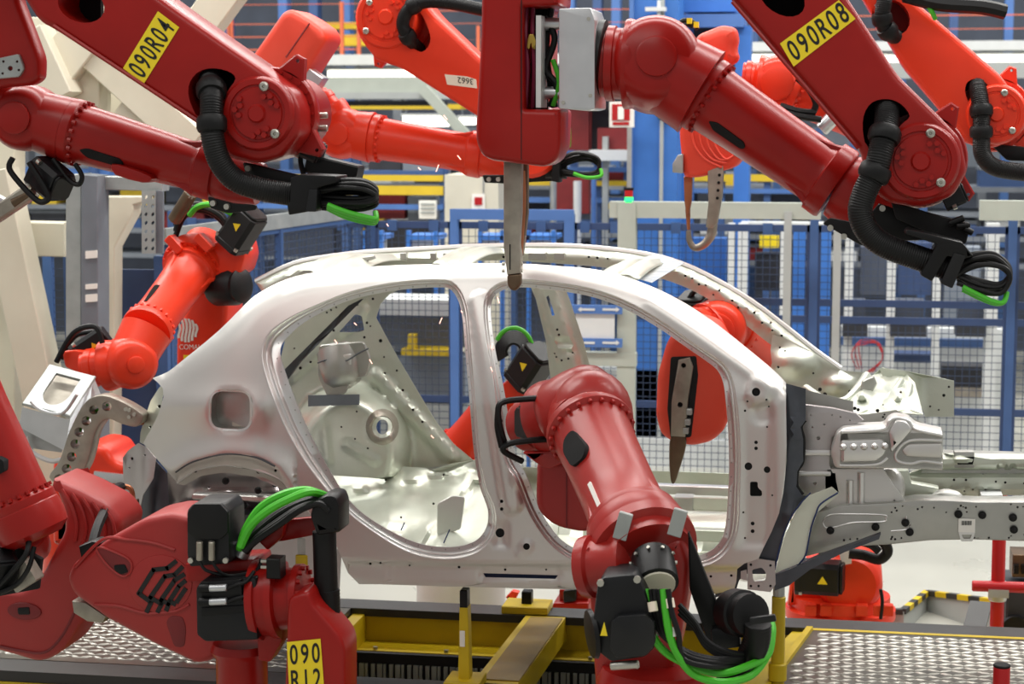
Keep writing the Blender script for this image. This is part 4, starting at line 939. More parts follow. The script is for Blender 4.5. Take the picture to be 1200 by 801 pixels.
sheet('cowl_plate', [(944, 455), (980, 478), (1010, 486), (1050, 480), (1105, 506), (1105, 530), (1000, 510), (944, 490)], lambda x, y: .32+0*x, 'steel_grey', car, dots=rdots(950, 478, 1040, 492, 14), sp=7, thick=.004)
sheet('dash_inner', [(925, 452), (1000, 470), (1000, 600), (940, 600), (920, 560)], lambda x, y: .3+0*x, 'steel_grey', car, sp=14, thick=.003)
# cowl top and dash panel seen above
ct_ = [(944, 452), (962, 462), (985, 474), (1003, 462), (1022, 440), (1034, 430), (1060, 436), (1072, 448), (1078, 470), (1082, 486), (1050, 484), (1004, 486), (975, 480), (948, 476)]
sheet('cowl_top', ct_, lambda x, y: .45+.7*np.clip((486-y)/52, 0, 1)+.03*np.sin(x*.3)*np.sin(y*.35)-dome(x, y, 1010, 462, 26, 12, .1, .9)-dome(x, y, 1052, 462, 18, 18, .12, .9), 'steel_inner', car, dots=rdots(960, 455, 1060, 478, 10, 1.3), sp=4, thick=.004)
sheet('far_strut_house', [(1030, 431), (1060, 434), (1100, 442), (1118, 446), (1118, 488), (1084, 488), (1078, 470), (1068, 452), (1034, 440)], lambda x, y: 1.2-.14*sst((1085-x)/26)+.05*dome(x, y, 1062, 452, 12, 16, 1, .8), 'steel_inner', car, dots=[(1106, 463, 2), (1112, 453, 1.4), (1090, 476, 1.3), (1100, 480, 1.2)], sp=5, thick=.004)
for pts, r in (([(944, 455), (968, 470), (990, 470), (1005, 456), (1016, 440)], .022), ([(985, 476), (1004, 468), (1020, 450)], .014), ([(1022, 478), (1044, 462), (1056, 446)], .016), ([(1048, 478), (1062, 466), (1066, 452)], .018)):
    MB().tube([W(x, y, .7+.3*(470-y)/40) for x, y in pts], r, n=8).build('cowl_seam', 'steel_inner', car)
b = MB(); b.plate(fil([(1010, 446), (1024, 440), (1028, 450), (1018, 466), (1006, 470)], 2), .78, .03, .006, 1); b.build('hinge_bracket', 'steel_grey', car)
# upper box bracket
ub = fil([(980, 508), (988, 502), (1036, 500), (1042, 492), (1050, 489), (1064, 491), (1074, 500), (1105, 507), (1105, 551), (1060, 549), (978, 549), (973, 530)], [3, 4, 3, 4, 4, 3, 4, 2, 2, 3, 6, 4], 3)
front('upper_rail_bracket', ub, .1, 'steel_outer', .16, bev=.012, dots=[(1082, 536, 1.3), (1064, 544, 1.2), (1092, 524, 1.2), (1000, 545, 1.2)])
front('raised_field', fil([(985, 516), (1034, 514), (1041, 522), (1036, 534), (1026, 541), (985, 542)], 4, 3), .082, 'steel_sheen', .03, bev=.014)
front('raised_boss', fil([(1041, 506), (1049, 492), (1062, 493), (1070, 503), (1060, 515), (1044, 532)], 4, 3), .075, 'steel_sheen', .04, bev=.016)
front('raised_field', fil([(1064, 520), (1104, 519), (1104, 537), (1062, 535), (1056, 528)], 4, 3), .088, 'steel_outer', .03, bev=.01)
for pts in ([(986, 506), (1034, 503), (1042, 494), (1050, 490), (1064, 493), (1073, 503), (1104, 510)], [(1104, 516), (1066, 516), (1050, 530), (1052, 540), (1068, 543), (1082, 540), (1104, 543)], [(984, 545), (1026, 544), (1040, 536)]):
    MB().tube([W(x, y, .1) for x, y in pts], .007, n=8).build('pressed_bead', 'steel_sheen', car)
for i in range(5):
    p_ = W(988+12.3*i, 524-.3*i, .07); MB().lathe(p_+Vector((0, .01, 0)), (0, -1, 0), [(0, .016), (.012, .014), (.018, .008), (.02, .004)], n=12).build('stud', 'steel_sheen', car)
MB().bx(W(985, 500, .1).x, W(1105, 500, .1).x, .1, .28, W(1000, 546, .1).z, W(1000, 505, .1).z).build('upper_rail_core', 'steel_grey', car)
# strut house wall behind, with long swages
sh = [(968, 549), (1035, 549), (1048, 570), (1060, 585), (1060, 605), (985, 615), (966, 590), (972, 570)]
front('strut_house', sh, .2, 'steel_outer', .03, bev=.004, dots=[(1042, 600, 2.2), (1017, 598, 1.2), (1030, 598, 1.2), (1048, 586, 1.2), (985, 606, 1.2)])
for pts, r in (([(996, 562), (996, 600)], .016), ([(1009, 553), (1009, 602)], .016), ([(1024, 589), (1024, 602)], .01), ([(1037, 589), (1037, 602)], .01), ([(985, 592), (1056, 593)], .006)):
    MB().tube([W(x, y, .2) for x, y in pts], r, n=10, smooth=False).build('pressed_bead', 'steel_sheen', car)
MB().ball(W(1040, 572, .3), .075, 1, .9, 1.3).build('strut_dome', 'steel_outer', car)
front('inner_bracket', fil([(966, 552), (980, 553), (982, 575), (966, 574)], 2), .2, 'primer_pale', .06)
front('strut_pocket', [(1042, 551), (1064, 551), (1068, 566), (1100, 572), (1100, 582), (1060, 584), (1048, 574)], .34, 'steel_inner', .08)
# lower long member
lm = [(944, 652), (950, 622), (958, 600), (985, 592), (1060, 588), (1075, 586), (1110, 586), (1142, 588), (1300, 588), (1300, 634), (1200, 634), (1140, 632), (1090, 633), (1040, 638), (1000, 640), (960, 648)]
def ylm(x, y):
    Y = .16+0*x
    Y = Y-cap(x, y, 975, 606, 1036, 607, 7, .028)-cap(x, y, 966, 610, 985, 606, 12, .02)
    Y = Y+cap(x, y, 968, 616, 1010, 610, 2.5, .008)
    Y = Y-.01*sst((596-y)/6)
    return Y
rail_d = rdots(1040, 592, 1140, 600, 12)+rdots(1120, 590, 1280, 594, 10)+rdots(1090, 626, 1280, 631, 8)+rdots(975, 626, 1060, 634, 7)
plugs = [(973, 621), (1026, 617), (1066, 623), (1061, 612), (1123, 602), (1151, 603), (1188, 620), (1187, 606)]
front('front_long_member', lm, .16, 'steel_grey', .14, bev=.006, dots=rail_d)
for pts, r in (([(964, 612), (970, 604), (986, 602), (1034, 603), (1038, 607), (1034, 611), (1000, 612), (980, 617), (968, 618), (964, 612)], .004), ([(1044, 622), (1062, 620), (1068, 614)], .004), ([(1062, 604), (1062, 618)], .003)):
    MB().tube([W(x, y, .16) for x, y in pts], r, n=6).build('pressed_bead', 'steel_sheen', car)
for x, y in plugs:
    c = W(x, y, .155); b = MB(); b.lathe(c, (0, -1, 0), [(0, .017), (.006, .017), (.006, .009), (.012, .009), (.014, .004)], n=12); b.build('plug', 'black', car)
# part tag
c = W(1132, 614, .15); tg = MB(); rect(tg, 1123, 608, 1143, 623, .15, .006); tg = tg.build('part_tag', 'white_label', car)
b = MB()
for i in range(9): rect(b, 1127+i*1.35, 610, 1127.7+i*1.35+.3*(i % 2), 615, .148, .002)
b.build('barcode', 'ink', tg); b = MB(); b.plate(fil([(1123, 622), (1143, 622), (1140, 634), (1126, 634)], 2), .152, .004, 0, 1, [fil([(1127, 626), (1139, 626), (1137, 631), (1129, 631)], 1)]); b.build('tag_clip', 'steel_sheen', car)
# upper far member running forward
um = [(1062, 556), (1105, 531), (1200, 532), (1300, 533), (1300, 578), (1150, 580), (1120, 584), (1068, 580)]
def yum(x, y):
    return .55-.05*(1-sst((np.abs(y-542)-4)/3))-.05*(1-sst((np.abs(y-565)-7)/4))+.05*sst((y-576)/4)+0*x-dome(x, y, 1128, 535, 12, 6, .05)
sheet('upper_long_member', um, yum, 'steel_inner', car, dots=[(1174, 551, 3.6), (1188, 551, 3), (1118, 562, 1.6), (1132, 562, 1.6), (1167, 564, 1.4), (1178, 565, 1.6), (1110, 573, 1.2), (1140, 573, 1.2), (1152, 555, 1.2), (1200, 566, 1.3), (1090, 572, 1.1), (1130, 575, 1.1), (1155, 573, 1.1)], sp=5, thick=.004)
front('member_clip', fil([(1118, 529), (1142, 529), (1142, 548), (1118, 548)], 2), .5, 'steel_grey', .06)
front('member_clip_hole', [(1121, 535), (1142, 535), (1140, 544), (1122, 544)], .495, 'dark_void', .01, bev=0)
a, c = W(1080, 560, .5), W(1300, 540, .5); MB().bx(a.x, c.x, .54, .68, a.z-.05, c.z).build('upper_member_core', 'steel_grey', car)
b = MB(); b.ball(W(1110, 584, .3), .07, 1, .6, .6); b.build('mount_dome', 'steel_grey', car)
# far long member
front('far_long_member', [(1075, 540), (1300, 545), (1300, 572), (1075, 566)], 1.25, 'steel_inner', .1)
front('front_cross_member', [(1150, 580), (1175, 580), (1175, 590), (1150, 590)], .4, 'white_paint', .3)

c_ = MB(); c_.plate(offs(slot, 3), .06, .004); c_.build('slot_shade', 'sealant_blue', car)  # dark blue plate gives the sill slot its shade as colour
c_ = MB(); c_.plate(offs([tuple(p) for p in pocketR], 3), .045, .004); c_.build('pocket_shade', 'hole_shade', car)  # black plate paints the shade inside the pillar pocket

MB().tube([W(x, y, float(ys(np.array([x]), np.array([y]))[0])-.002) for x, y in [(206, 553), (226, 541), (263, 532), (297, 535), (322, 546)]], .004, n=6).build('arch_crease', 'steel_dark', car)
MB().tube([W(x, y, float(ys(np.array([x]), np.array([y]))[0])+.004) for x, y in arch[2:]], .006, n=6).build('arch_edge', 'steel_sheen', car)
MB().box(W(278, 582, .22), .2, .03, .014, bev=.006).build('wheelhouse_rail', 'steel_sheen', car)
# ================================================================ robots: shared builders
def robot(label, x, y, Y):
    return thing('welding_robot', label, 'robot', W(x, y, Y), 'red six axis welding robots')
def gun(label, x, y, Y):
    return thing('spot_welding_gun', label, 'welding gun', W(x, y, Y), 'spot welding guns')
def V3(x, y, Y): return W(x, y, Y)
def hub(R, x, y, Y0, Y1, rp, m, pins=((.22, -.7), (.5, .52)), ears=True, eang=(80, -40)):
    s = my(x, y, Y0); r = rp*s; c = W(x, y, Y0); T = Y1-Y0
    b = MB(); b.lathe(c, (0, 1, 0), [(-.012, .001), (-.012, r*.2), (-.004, r*.23), (0, r*.25), (0, r*.66), (.006, r*.68), (.006, r*.74), (.0, r*.76), (.0, r*.9), (.012, r*.97), (.03, r), (T, r)], n=40)
    h = b.build('elbow_drive', m, R)
    b = MB(); b.lathe(c+Vector((0, T*.35, 0)), (0, 1, 0), [(0, r*1.0), (0, r*1.2), (.012, r*1.24), (.05, r*1.24), (.06, r*1.2), (.06, r*1.0)], n=40); b.build('elbow_ring', m, R)
    bl = MB()
    for k in range(24):
        a = 2*PI*k/24; p = c+Vector((r*1.12*math.cos(a), T*.35, r*1.12*math.sin(a))); bl.cyl(p, p+Vector((0, -.008, 0)), .006, n=6)
    for g0 in (20, 140, 260):
        for k in range(4):
            a = math.radians(g0+k*15); rr_ = r*(.48 if k % 2 else .59); p = c+Vector((rr_*math.cos(a), .002, rr_*math.sin(a))); bl.cyl(p, p+Vector((0, -.014, 0)), .011, n=6)
    o = bl.build('bolt_heads', m, h); o['kind'] = 'stuff'
    for u, v in pins:
        p = c+Vector((u*r, 0, -v*r)); q = MB(); q.lathe(p, (0, -1, 0), [(-.01, .017), (.014, .017), (.018, .012), (.018, .006), (.012, .003)], n=14); q.build('steel_pin', 'bolt_steel', h)
    if ears:
        for a in eang:
            a = math.radians(a); d = Vector((math.cos(a), 0, math.sin(a))); u = Vector((-math.sin(a), 0, math.cos(a)))
            q = MB(); q.prism([(-.055, 0), (.055, 0), (.018, .08), (-.018, .08)], c+d*r*1.12+Vector((0, T*.35, 0)), u, d, (0, 1, 0), .05, .006, 1, [circ(0, .062, .007, n=8)]); q.build('ear', m, h)
    return h
def tube_arm(R, pw, pe, rw, re, m, name='forearm', slot=True, ribs=True, ns=None, bolts=True):
    """conical cast forearm from wrist flange pw to elbow flange pe"""
    d = pe-pw; L = d.length; dn = d.normalized()
    b = MB(); b.lathe(pw, d, [(0, rw*.98), (0, rw*1.07), (.01, rw*1.09), (.035, rw*1.09), (.045, rw*1.02), (.05, rw*.97), (L*.3, rw*.93), (L*.62, (rw+re)*.46), (L*.85, re*.94), (L-.075, re*1.02), (L-.07, re*1.12), (L-.012, re*1.14), (L, re*1.1)], n=40)
    f = b.build(name, m, R)
    u, v, n_ = frame(d)
    tc = (CAM-pw); tc = (tc-dn*tc.dot(dn)).normalized()              # side that faces the walkway
    up = dn.cross(tc); up = up if up.z > 0 else -up
    if ribs:                                                           # cast webs running into the elbow flange
        for sgn in (1, -1):
            base = pw+dn*(L*.6); q = MB()
            A0 = base+up*sgn*re*.55; 
            q.rings([[p+w1*a+w2*b2 for a, b2 in ((-.5, 0), (-.2, 1), (.2, 1), (.5, 0))] for p, w1, w2 in
                     ((base+(tc*.55+up*sgn*.6)*re*.98, up*.02, (tc*.6+up*sgn*.6)*.004), (pw+dn*(L*.82)+(tc*.5+up*sgn*.7)*re*1.0, up*.05, (tc*.5+up*sgn*.7)*.012), (pw+dn*(L-.06)+(tc*.5+up*sgn*.72)*re*1.02, up*.08, (tc*.5+up*sgn*.72)*.022))], False)
            q.build('cast_web', m, f)
    if bolts:
        bl = MB()
        for k in range(22):
            a = 2*PI*k/22; p = pw+dn*.045+(tc*math.cos(a)+up*math.sin(a))*rw*1.03; bl.cyl(p, p+dn*.014, .009, n=6)
        o = bl.build('bolt_heads', m, f); o['kind'] = 'stuff'
    if slot:
        lo = (tc*.78-up*.62).normalized(); cc = pw+dn*(L*.22+.04)+lo*rw*.9; sd = dn.cross(lo)
        pts = fil([(-.085, -.012), (-.05, -.028), (.085, -.02), (.1, 0), (.085, .014), (-.05, .014)], .012, 3)
        q = MB(); q.prism(pts, cc-lo*.02, dn, sd, lo, .02+rw*.062, 0); q.build('cable_slot_shade', 'dark_void', f)  # dark plate set into the casting paints the slot's shade
    return f
def wrist(R, c, toarm, rk, m, tool=None, rt=None, capx=None, facing=(0, -1, 0), capr=.6):
    """bent wrist casting: barrel across, neck to the forearm, neck to the tool"""
    toarm = Vector(toarm); fc = Vector(facing).normalized()
    b = MB(); b.lathe(c-fc*rk*1.0, fc, [(0, rk*.35), (.0, rk*.55), (rk*.12, rk*.82), (rk*.4, rk*1.0), (rk*1.0, rk*1.04), (rk*1.5, rk*1.0), (rk*1.78, rk*.86), (rk*1.9, rk*.7)], n=36)
    w_ = b.build('wrist_housing', m, R)
    b = MB(); b.lathe(c, toarm, [(0, rk*.9), (toarm.length*.6, rk*.97), (toarm.length-.02, rk*1.0), (toarm.length, rk*1.02)], n=36); b.build('wrist_neck', m, w_)
    b = MB(); b.lathe(c+fc*rk*.8, fc, [(0, rk*capr), (rk*.12+.012, rk*capr), (rk*.12+.016, rk*(capr-.05)), (rk*.12+.016, .001)], n=30); b.build('round_cover', m, w_)
    if tool is not None:
        t = Vector(tool); L = t.length; rt = rt or rk*.8
        b = MB(); b.lathe(c, t, [(0, rk*.8), (L*.42, rk*.98), (L*.5, rk*1.0), (L*.56, rk*.98), (L*.58, rt), (L*.74, rt), (L*.76, rt*1.06), (L*.9, rt*1.06), (L*.92, rt*.95), (L, rt*.95)], n=36); b.build('tool_neck', m, w_)
    return w_
def hose(R, pts, rp, clamps=(), m='black_rubber', corr=.0085):
    P = [W(x, y, Y) for x, y, Y in pts]; s = mpp(P[len(P)//2]); r = rp*s
    b = MB(); b.tube(P, r, n=14, seg=10, corr=corr); h = b.build('corrugated_hose', m, R)
    Q = cr(P, False, 10)
    for t in clamps:
        i = int(t*(len(Q)-2)); d = (Q[i+1]-Q[i]).normalized()
        b = MB(); b.lathe(Q[i]-d*.028, d, [(0, r*1.02), (0, r*1.15), (.014, r*1.3), (.042, r*1.3), (.056, r*1.15), (.056, r*1.02)], n=18); b.build('hose_clamp', m, h)
    return h
def loop_cables(R, A, B, bulge, n, r, seed, green=0, spread=.03, name='cable', fan=None):
    """cables leaving A, swinging out by bulge and returning to B"""
    q = random.Random(seed)
    for i in range(n):
        o1 = Vector((q.uniform(-1, 1), q.uniform(-1, 1), q.uniform(-1, 1)))*spread
        k = 1+q.uniform(-.12, .12); sd = Vector((q.uniform(-1, 1), q.uniform(-1, 1), q.uniform(-1, 1)))*spread
        a = A+o1*.6; b_ = B+sd*.6
        P = [a, a.lerp(a+bulge*k, .45)+sd*.7, a.lerp(b_, .3)+bulge*k*.92+o1*.5, a.lerp(b_, .55)+bulge*k+o1*.3, a.lerp(b_, .8)+bulge*k*.86+sd*.5, b_+bulge*.4*k+o1*.5, b_]
        m = MB(); m.tube(P, r, n=8, seg=6); m.build(name, 'green_cable' if i < green else 'black_rubber', R)
def px_cable(R, pts, rp, m='black_rubber', name='cable', n=8):
    P = [W(x, y, Y) for x, y, Y in pts]; b = MB(); b.tube(P, rp*mpp(P[len(P)//2]), n=n, seg=8); return b.build(name, m, R)
def plate(R, name, px, Y, T, m, bev=.006, nb=2, holes=()):
    b = MB(); b.plate(px, Y, T, bev, nb, holes); return b.build(name, m, R)
def motor(R, c, d, r, L, m='motor_black', up=(0, 0, 1), warn=True, conn=False, name='servo_motor'):
    """square servo motor along d with cut corners, end cap, connectors"""
    d = Vector(d).normalized(); up = Vector(up); u = up.cross(d).normalized(); v = d.cross(u)
    k = .72
    sq = [(-r, -r*k), (-r*k, -r), (r*k, -r), (r, -r*k), (r, r*k), (r*k, r), (-r*k, r), (-r, r*k)]
    b = MB(); b.prism(sq, c, u, v, d, L, r*.06, 1); o = b.build(name, m, R)
    b = MB(); b.prism([(a*1.04, e*1.04) for a, e in sq], c-d*.012, u, v, d, .03, .003, 1); b.build('flange', m, o)
    b = MB(); b.prism([(a*.9, e*.9) for a, e in sq], c+d*L, u, v, d, r*.22, r*.06, 1); b.build('end_cap', 'black', o)
    for su in (-1, 1):
        for sv in (-1, 1):
            p = c+u*su*r*.9+v*sv*r*.9+d*.012; q = MB(); q.cyl(p, p+d*.016, .011, n=8); q.build('corner_bolt', 'bolt_steel', o)
    if warn:
        fc = max([u, -u, v, -v], key=lambda a: a.dot((CAM-c).normalized())); e1 = d; e2 = fc.cross(e1)
        if e2.z < 0: e2 = -e2
        z = c+d*L*.62+fc*(r+.002); h = r*.32
        q = MB(); q.add([z-e1*h-e2*h*.7, z+e1*h-e2*h*.7, z+e2*h*.9], [(0, 1, 2)]); q.build('warning_triangle', 'yellow_label', o, smooth=False)
    return o
def label_plate(R, quad, Y, words, m='yellow_label', rows=1):
    """sticker given by px corners: text start-bottom, text end-bottom, text end-top, text start-top"""
    P = [W(x, y, Y) for x, y in quad]; b = MB(); b.add(P, [(0, 1, 2, 3)])
    b.add([p+Vector((0, .001, 0)) for p in P], [(3, 2, 1, 0)])
    o = b.build('number_label', m, R, smooth=False)
    U = (P[1]-P[0]); V = (P[3]-P[0]); L = U.length; H = V.length; N = Vector((0, -1, 0))
    lines = words.split('\n'); n = len(lines)
    for i, s in enumerate(lines):
        h = H/n*.76; y = H*(1-(i+1)/n)+H/n*.12; cw_ = L*.94/len(s)
        for k, ch in enumerate(s):
            text('lettering', ch, P[0]+U.normalized()*(L*.03+cw_*(k+.5))+V.normalized()*y, U, V, N, h, 'ink', o, .0015, cw_*.92/(h*.86), 'CENTER', .012)
    return o
# ---------------------------------------------------------------- robot with label 090R04 (hangs in from above, forearm to the left)
YL = -1.25
R1 = robot('deep red overhead robot labelled 090R04 with black corrugated hose', 200, 100, YL)
ln = [(-20, -90), (20, -12), (29, 2), (44, 25), (61, 34), (150, 92), (233, 148), (246, 170), (268, 186), (300, 192), (330, 184), (350, 158), (350, 128), (341, 106), (311, 84), (267, 54), (200, 7), (150, -30), (90, -90)]
hole1 = cr([Vector(p) for p in [(234, 142), (223, 120), (221, 101), (230, 86), (246, 80), (266, 83), (276, 92), (266, 108), (258, 128), (252, 146), (243, 150)]], True, 3)
hole2 = circ(95, 6, 28, 20, 20, .3)
plate(R1, 'upper_arm', fil(ln, 8, 3), YL, .26, 'red_deep', .03, 3, [hole1, hole2])
plate(R1, 'arm_inside', [(72, -8), (118, -8), (118, 20), (236, 76), (290, 84), (296, 100), (262, 148), (236, 144), (216, 110), (72, 20)], YL+.2, .03, 'dark_void', 0)  # dark plate paints the shade seen through the arm holes
b = MB(); b.tube([W(63, 30, YL-.004), W(240, 147, YL-.004)], .008, n=6, smooth=False); b.build('cast_edge', 'red_deep', R1)
hub(R1, 301, 133, YL-.015, YL+.5, 45, 'red_deep', eang=(62, -38))
tube_arm(R1, W(82, 153, -.86), W(256, 203, -.86), .118, .098, 'red_deep')
plate(R1, 'arm_fairing', cr([Vector(p) for p in [(130, 192), (150, 196), (176, 206), (176, 212), (166, 214), (134, 205)]], True, 2), -.98, .2, 'red_deep', .01)
b = MB(); b.lathe(W(248, 201, -.86), W(330, 222, -.86)-W(248, 201, -.86), [(0, .09), (.1, .1), (.2, .08)], n=26); b.build('elbow_neck', 'red_deep', R1)
wrist(R1, W(32, 138, -.86), W(82, 153, -.86)-W(32, 138, -.86), .125, 'red_deep', tool=W(-70, 70, -.86)-W(32, 138, -.86), capr=.5)
hose(R1, [(247, 70, YL+.16), (247, 92, YL+.05), (248, 112, YL-.03), (248, 140, YL-.06), (250, 165, YL-.07), (258, 190, YL-.06), (275, 210, YL-.04), (300, 220, YL-.02), (330, 226, YL), (372, 231, YL)], 14, (.2, .36))
plate(R1, 'hose_bracket', fil([(340, 208), (352, 204), (394, 206), (394, 214), (372, 220), (372, 246), (338, 252), (336, 240), (340, 236)], 2), YL-.08, .16, 'black', .006)
plate(R1, 'strap', fil([(362, 222), (372, 222), (370, 248), (358, 248)], 1), YL-.085, .17, 'motor_black', .003)
plate(R1, 'bracket_plate', fil([(284, 190), (296, 192), (350, 205), (384, 208), (386, 220), (300, 218), (288, 206)], 3), YL+.12, .02, 'black', .004)
plate(R1, 'bracket_plate', fil([(243, 230), (272, 238), (300, 240), (300, 246), (268, 250), (246, 244)], 3), -1.0, .02, 'black', .004)
for x, y, Y in ((291, 197, YL+.11), (250, 238, -1.01), (266, 242, -1.01)):
    p = W(x, y, Y); b = MB(); b.cyl(p+Vector((0, .012, 0)), p-Vector((0, .01, 0)), .011, n=10); b.build('bolt', 'bolt_steel', R1)
b = MB(); b.box(W(392, 198, -.95), .1, .05, .035, U=(.97, 0, -.22), bev=.006); b.build('valve_block', 'black', R1)
motor(R1, W(350, 168, -1.0), (.8, 0, -.35), .04, .09, warn=False)
for y in (136, 151):
    b = MB(); b.cyl(W(366, y, -1.0), W(384, y-1, -1.0), .012, n=10, bev=.002); b.build('plug_connector', 'bolt_steel', R1)
    px_cable(R1, [(366, y, -1.0), (356, y+14, -1.0), (352, 186, -1.0), (356, 205, -1.02)], 3)
for i in range(11):
    q = random.Random(40+i); dy = q.uniform(-14, 12); e = q.uniform(-6, 6); ya = 224+dy*.7; yb = 236+dy*.6
    px_cable(R1, [(372, ya, YL-.04+.008*i), (400, ya-4+e*.3, YL-.05+.01*i), (426, ya-3+e*.5, YL-.05+.008*i), (440, ya+5+e*.4, YL-.03+.006*i), (438, yb+e*.3, YL-.04+.006*i), (418, yb+4, YL-.05+.006*i), (376, yb+2, YL-.03+.006*i)], 3.1)
for i in range(3):
    px_cable(R1, [(384, 240+i*2, YL-.06+.03*i), (405, 248+i*3, YL-.06+.03*i), (428, 254+i*3, YL-.06+.03*i), (440, 256+i*2, YL-.05+.03*i), (440, 248, YL-.03+.03*i)], 3.2, 'green_cable')
label_plate(R1, [(168.5, 98), (210, 32), (185, 13), (144, 80)], YL-.003, '090R04')
# wrist motor, guard and gun of that robot
motor(R1, W(48, 200, -.9), (.75, -.3, -.5), .06, .12, warn=False)
b = MB(); b.tube([W(x, y, -1.0) for x, y in [(15, 185), (12, 200), (40, 232), (52, 236), (56, 226), (34, 190)]], .012, n=8); b.build('motor_guard', 'black', R1)
b = MB(); b.tube([W(x, y, -.95) for x, y in [(62, 186), (80, 210), (92, 216), (96, 206), (88, 192)]], .01, n=8); b.build('motor_guard', 'black', R1)
G1 = gun('deep red welding gun cover with drilled steel plate at the left edge', 20, 60, -.95)
plate(G1, 'cover', fil([(-80, -60), (12, -60), (20, 0), (34, 36), (46, 68), (45, 92), (36, 99), (-80, 110)], 8, 3), -1.05, .1, 'red_deep', .03, 3)
plate(G1, 'steel_plate', fil([(-20, 72), (22, 63), (28, 80), (22, 90), (-20, 94)], 3), -1.066, .02, 'zinc', .003, 1, [circ(12, 80, 3, n=10), circ(4, 72, 1.6, n=8), circ(20, 72, 1.6, n=8), circ(3, 86, 1.6, n=8), circ(22, 82, 1.6, n=8)])
b = MB(); b.bar(W(-20, 262, -.9), W(40, 222, -.9), .06, .06, bev=.008); b.build('electrode_arm', 'gun_metal', G1)
b = MB(); b.cyl(W(16, 238, -.92), W(40, 224, -.92), .02, .014, n=12); b.build('electrode_holder', 'gun_bronze', G1)
b = MB(); b.bar(W(-10, 232, -.88), W(14, 246, -.88), .05, .05, bev=.006); b.build('arm_clamp', 'aluminium', G1)

# ---------------------------------------------------------------- robot with label 090R08
Y2 = -.62
R2 = robot('deep red overhead robot labelled 090R08 holding the hanging spot gun', 950, 60, Y2)
ln = [(780, -90), (857, 0), (930, 86), (1009, 178), (1014, 215), (1040, 238), (1080, 244), (1118, 230), (1134, 200), (1126, 162), (1099, 134), (1052, 88), (995, 0), (940, -90)]
hole1 = cr([Vector(p) for p in [(1012, 160), (1012, 136), (1022, 120), (1040, 116), (1056, 122), (1066, 136), (1056, 146), (1046, 160), (1036, 178), (1020, 182)]], True, 3)
plate(R2, 'upper_arm', fil(ln, 10, 3), Y2, .28, 'red_deep', .035, 3, [hole1, circ(916, -4, 30, 20, 20, .6)])
plate(R2, 'arm_inside', [(888, -26), (950, -20), (944, 22), (1060, 112), (1084, 138), (1030, 190), (1006, 170), (890, 20)], Y2+.22, .03, 'dark_void', 0)  # dark plate behind the arm holes paints their inner shade
b = MB(); b.tube([W(858, 2, Y2-.003), W(1006, 174, Y2-.003)], .008, n=6, smooth=False); b.build('cast_edge', 'red_deep', R2)
hub(R2, 1079, 189, Y2-.015, Y2+.62, 47, 'red_deep', eang=(58, -35))
pw, pe = W(822, 108, -.02), W(982, 217, -.06)
tube_arm(R2, pw, pe, .147, .137, 'red_deep')
b = MB(); b.lathe(pe, W(1075, 262, -.08)-pe, [(0, .13), (.06, .15), (.16, .14), (.3, .08)], n=28); b.build('elbow_neck', 'red_deep', R2)
cw = W(768, 76, -.02)
wrist(R2, cw, pw-cw, .185, 'red_deep', tool=W(706, 74, -.02)-cw, rt=.145, capr=.44, facing=(.12, -1, .18))
b = MB(); b.lathe(W(697, 72, -.02), W(707, 73, -.02)-W(697, 72, -.02), [(0, .14), (0, .165), (.01, .172), (.032, .172), (.038, .14)], n=32); b.build('adapter_ring', 'black', R2)
hose(R2, [(1041, 104, Y2+.2), (1040, 124, Y2+.06), (1038, 150, Y2-.02), (1032, 178, Y2-.06), (1026, 200, Y2-.07), (1014, 224, Y2-.08), (1008, 248, Y2-.08), (1016, 270, Y2-.07), (1034, 286, Y2-.06), (1064, 298, Y2-.05), (1100, 310, Y2-.04), (1120, 318, Y2-.04)], 15, (.22, .38))
plate(R2, 'hose_bracket', fil([(1078, 322), (1098, 286), (1060, 274), (1064, 268), (1128, 284), (1141, 300), (1128, 304), (1110, 300), (1092, 330)], 2), Y2-.1, .18, 'black', .006)
plate(R2, 'strap', fil([(1118, 296), (1132, 300), (1116, 338), (1102, 332)], 2), Y2-.105, .18, 'motor_black', .003)
plate(R2, 'bracket_plate', fil([(964, 262), (972, 255), (1010, 262), (1030, 238), (1100, 262), (1120, 280), (1060, 282), (1010, 288)], 3), Y2+.2, .02, 'black', .004)
plate(R2, 'bracket_plate', fil([(1044, 236), (1090, 250), (1138, 262), (1132, 286), (1096, 276), (1050, 256)], 3), Y2+.1, .08, 'black_soft', .004)
for x, y, Y in ((973, 267, Y2+.19), (989, 277, Y2+.19), (1034, 244, Y2+.19)):
    p = W(x, y, Y); b = MB(); b.cyl(p+Vector((0, .012, 0)), p-Vector((0, .01, 0)), .012, n=10); b.build('bolt', 'bolt_steel', R2)
motor(R2, W(1108, 234, Y2+.2), (.75, 0, .35), .04, .07, warn=False)
for i in range(3):
    b = MB(); b.cyl(W(1112+i*9, 262+i*3, Y2+.08), W(1130+i*5, 255+i*9, Y2+.08), .013, n=10, bev=.002); b.build('plug_connector', 'black', R2)
for i in range(12):
    q = random.Random(70+i); d = q.uniform(-13, 13); e = q.uniform(-5, 5); z = Y2-.07+.012*i
    px_cable(R2, [(1116, 318+d*.7, z), (1140, 306+d*.7+e, z), (1164, 304+d*.6, z), (1180, 314+d*.4+e, z), (1183, 326+d*.3, z), (1172, 338+d*.5, z), (1150, 336+d*.6+e, z), (1122, 326+d*.5, z)], 3.2)
for i in range(2):
    px_cable(R2, [(1128, 336+i*3, Y2-.08+.03*i), (1146, 345+i*3, Y2-.08+.03*i), (1164, 353+i*2, Y2-.08+.03*i), (1176, 354, Y2-.07+.03*i), (1180, 342, Y2-.05)], 3, 'green_cable')
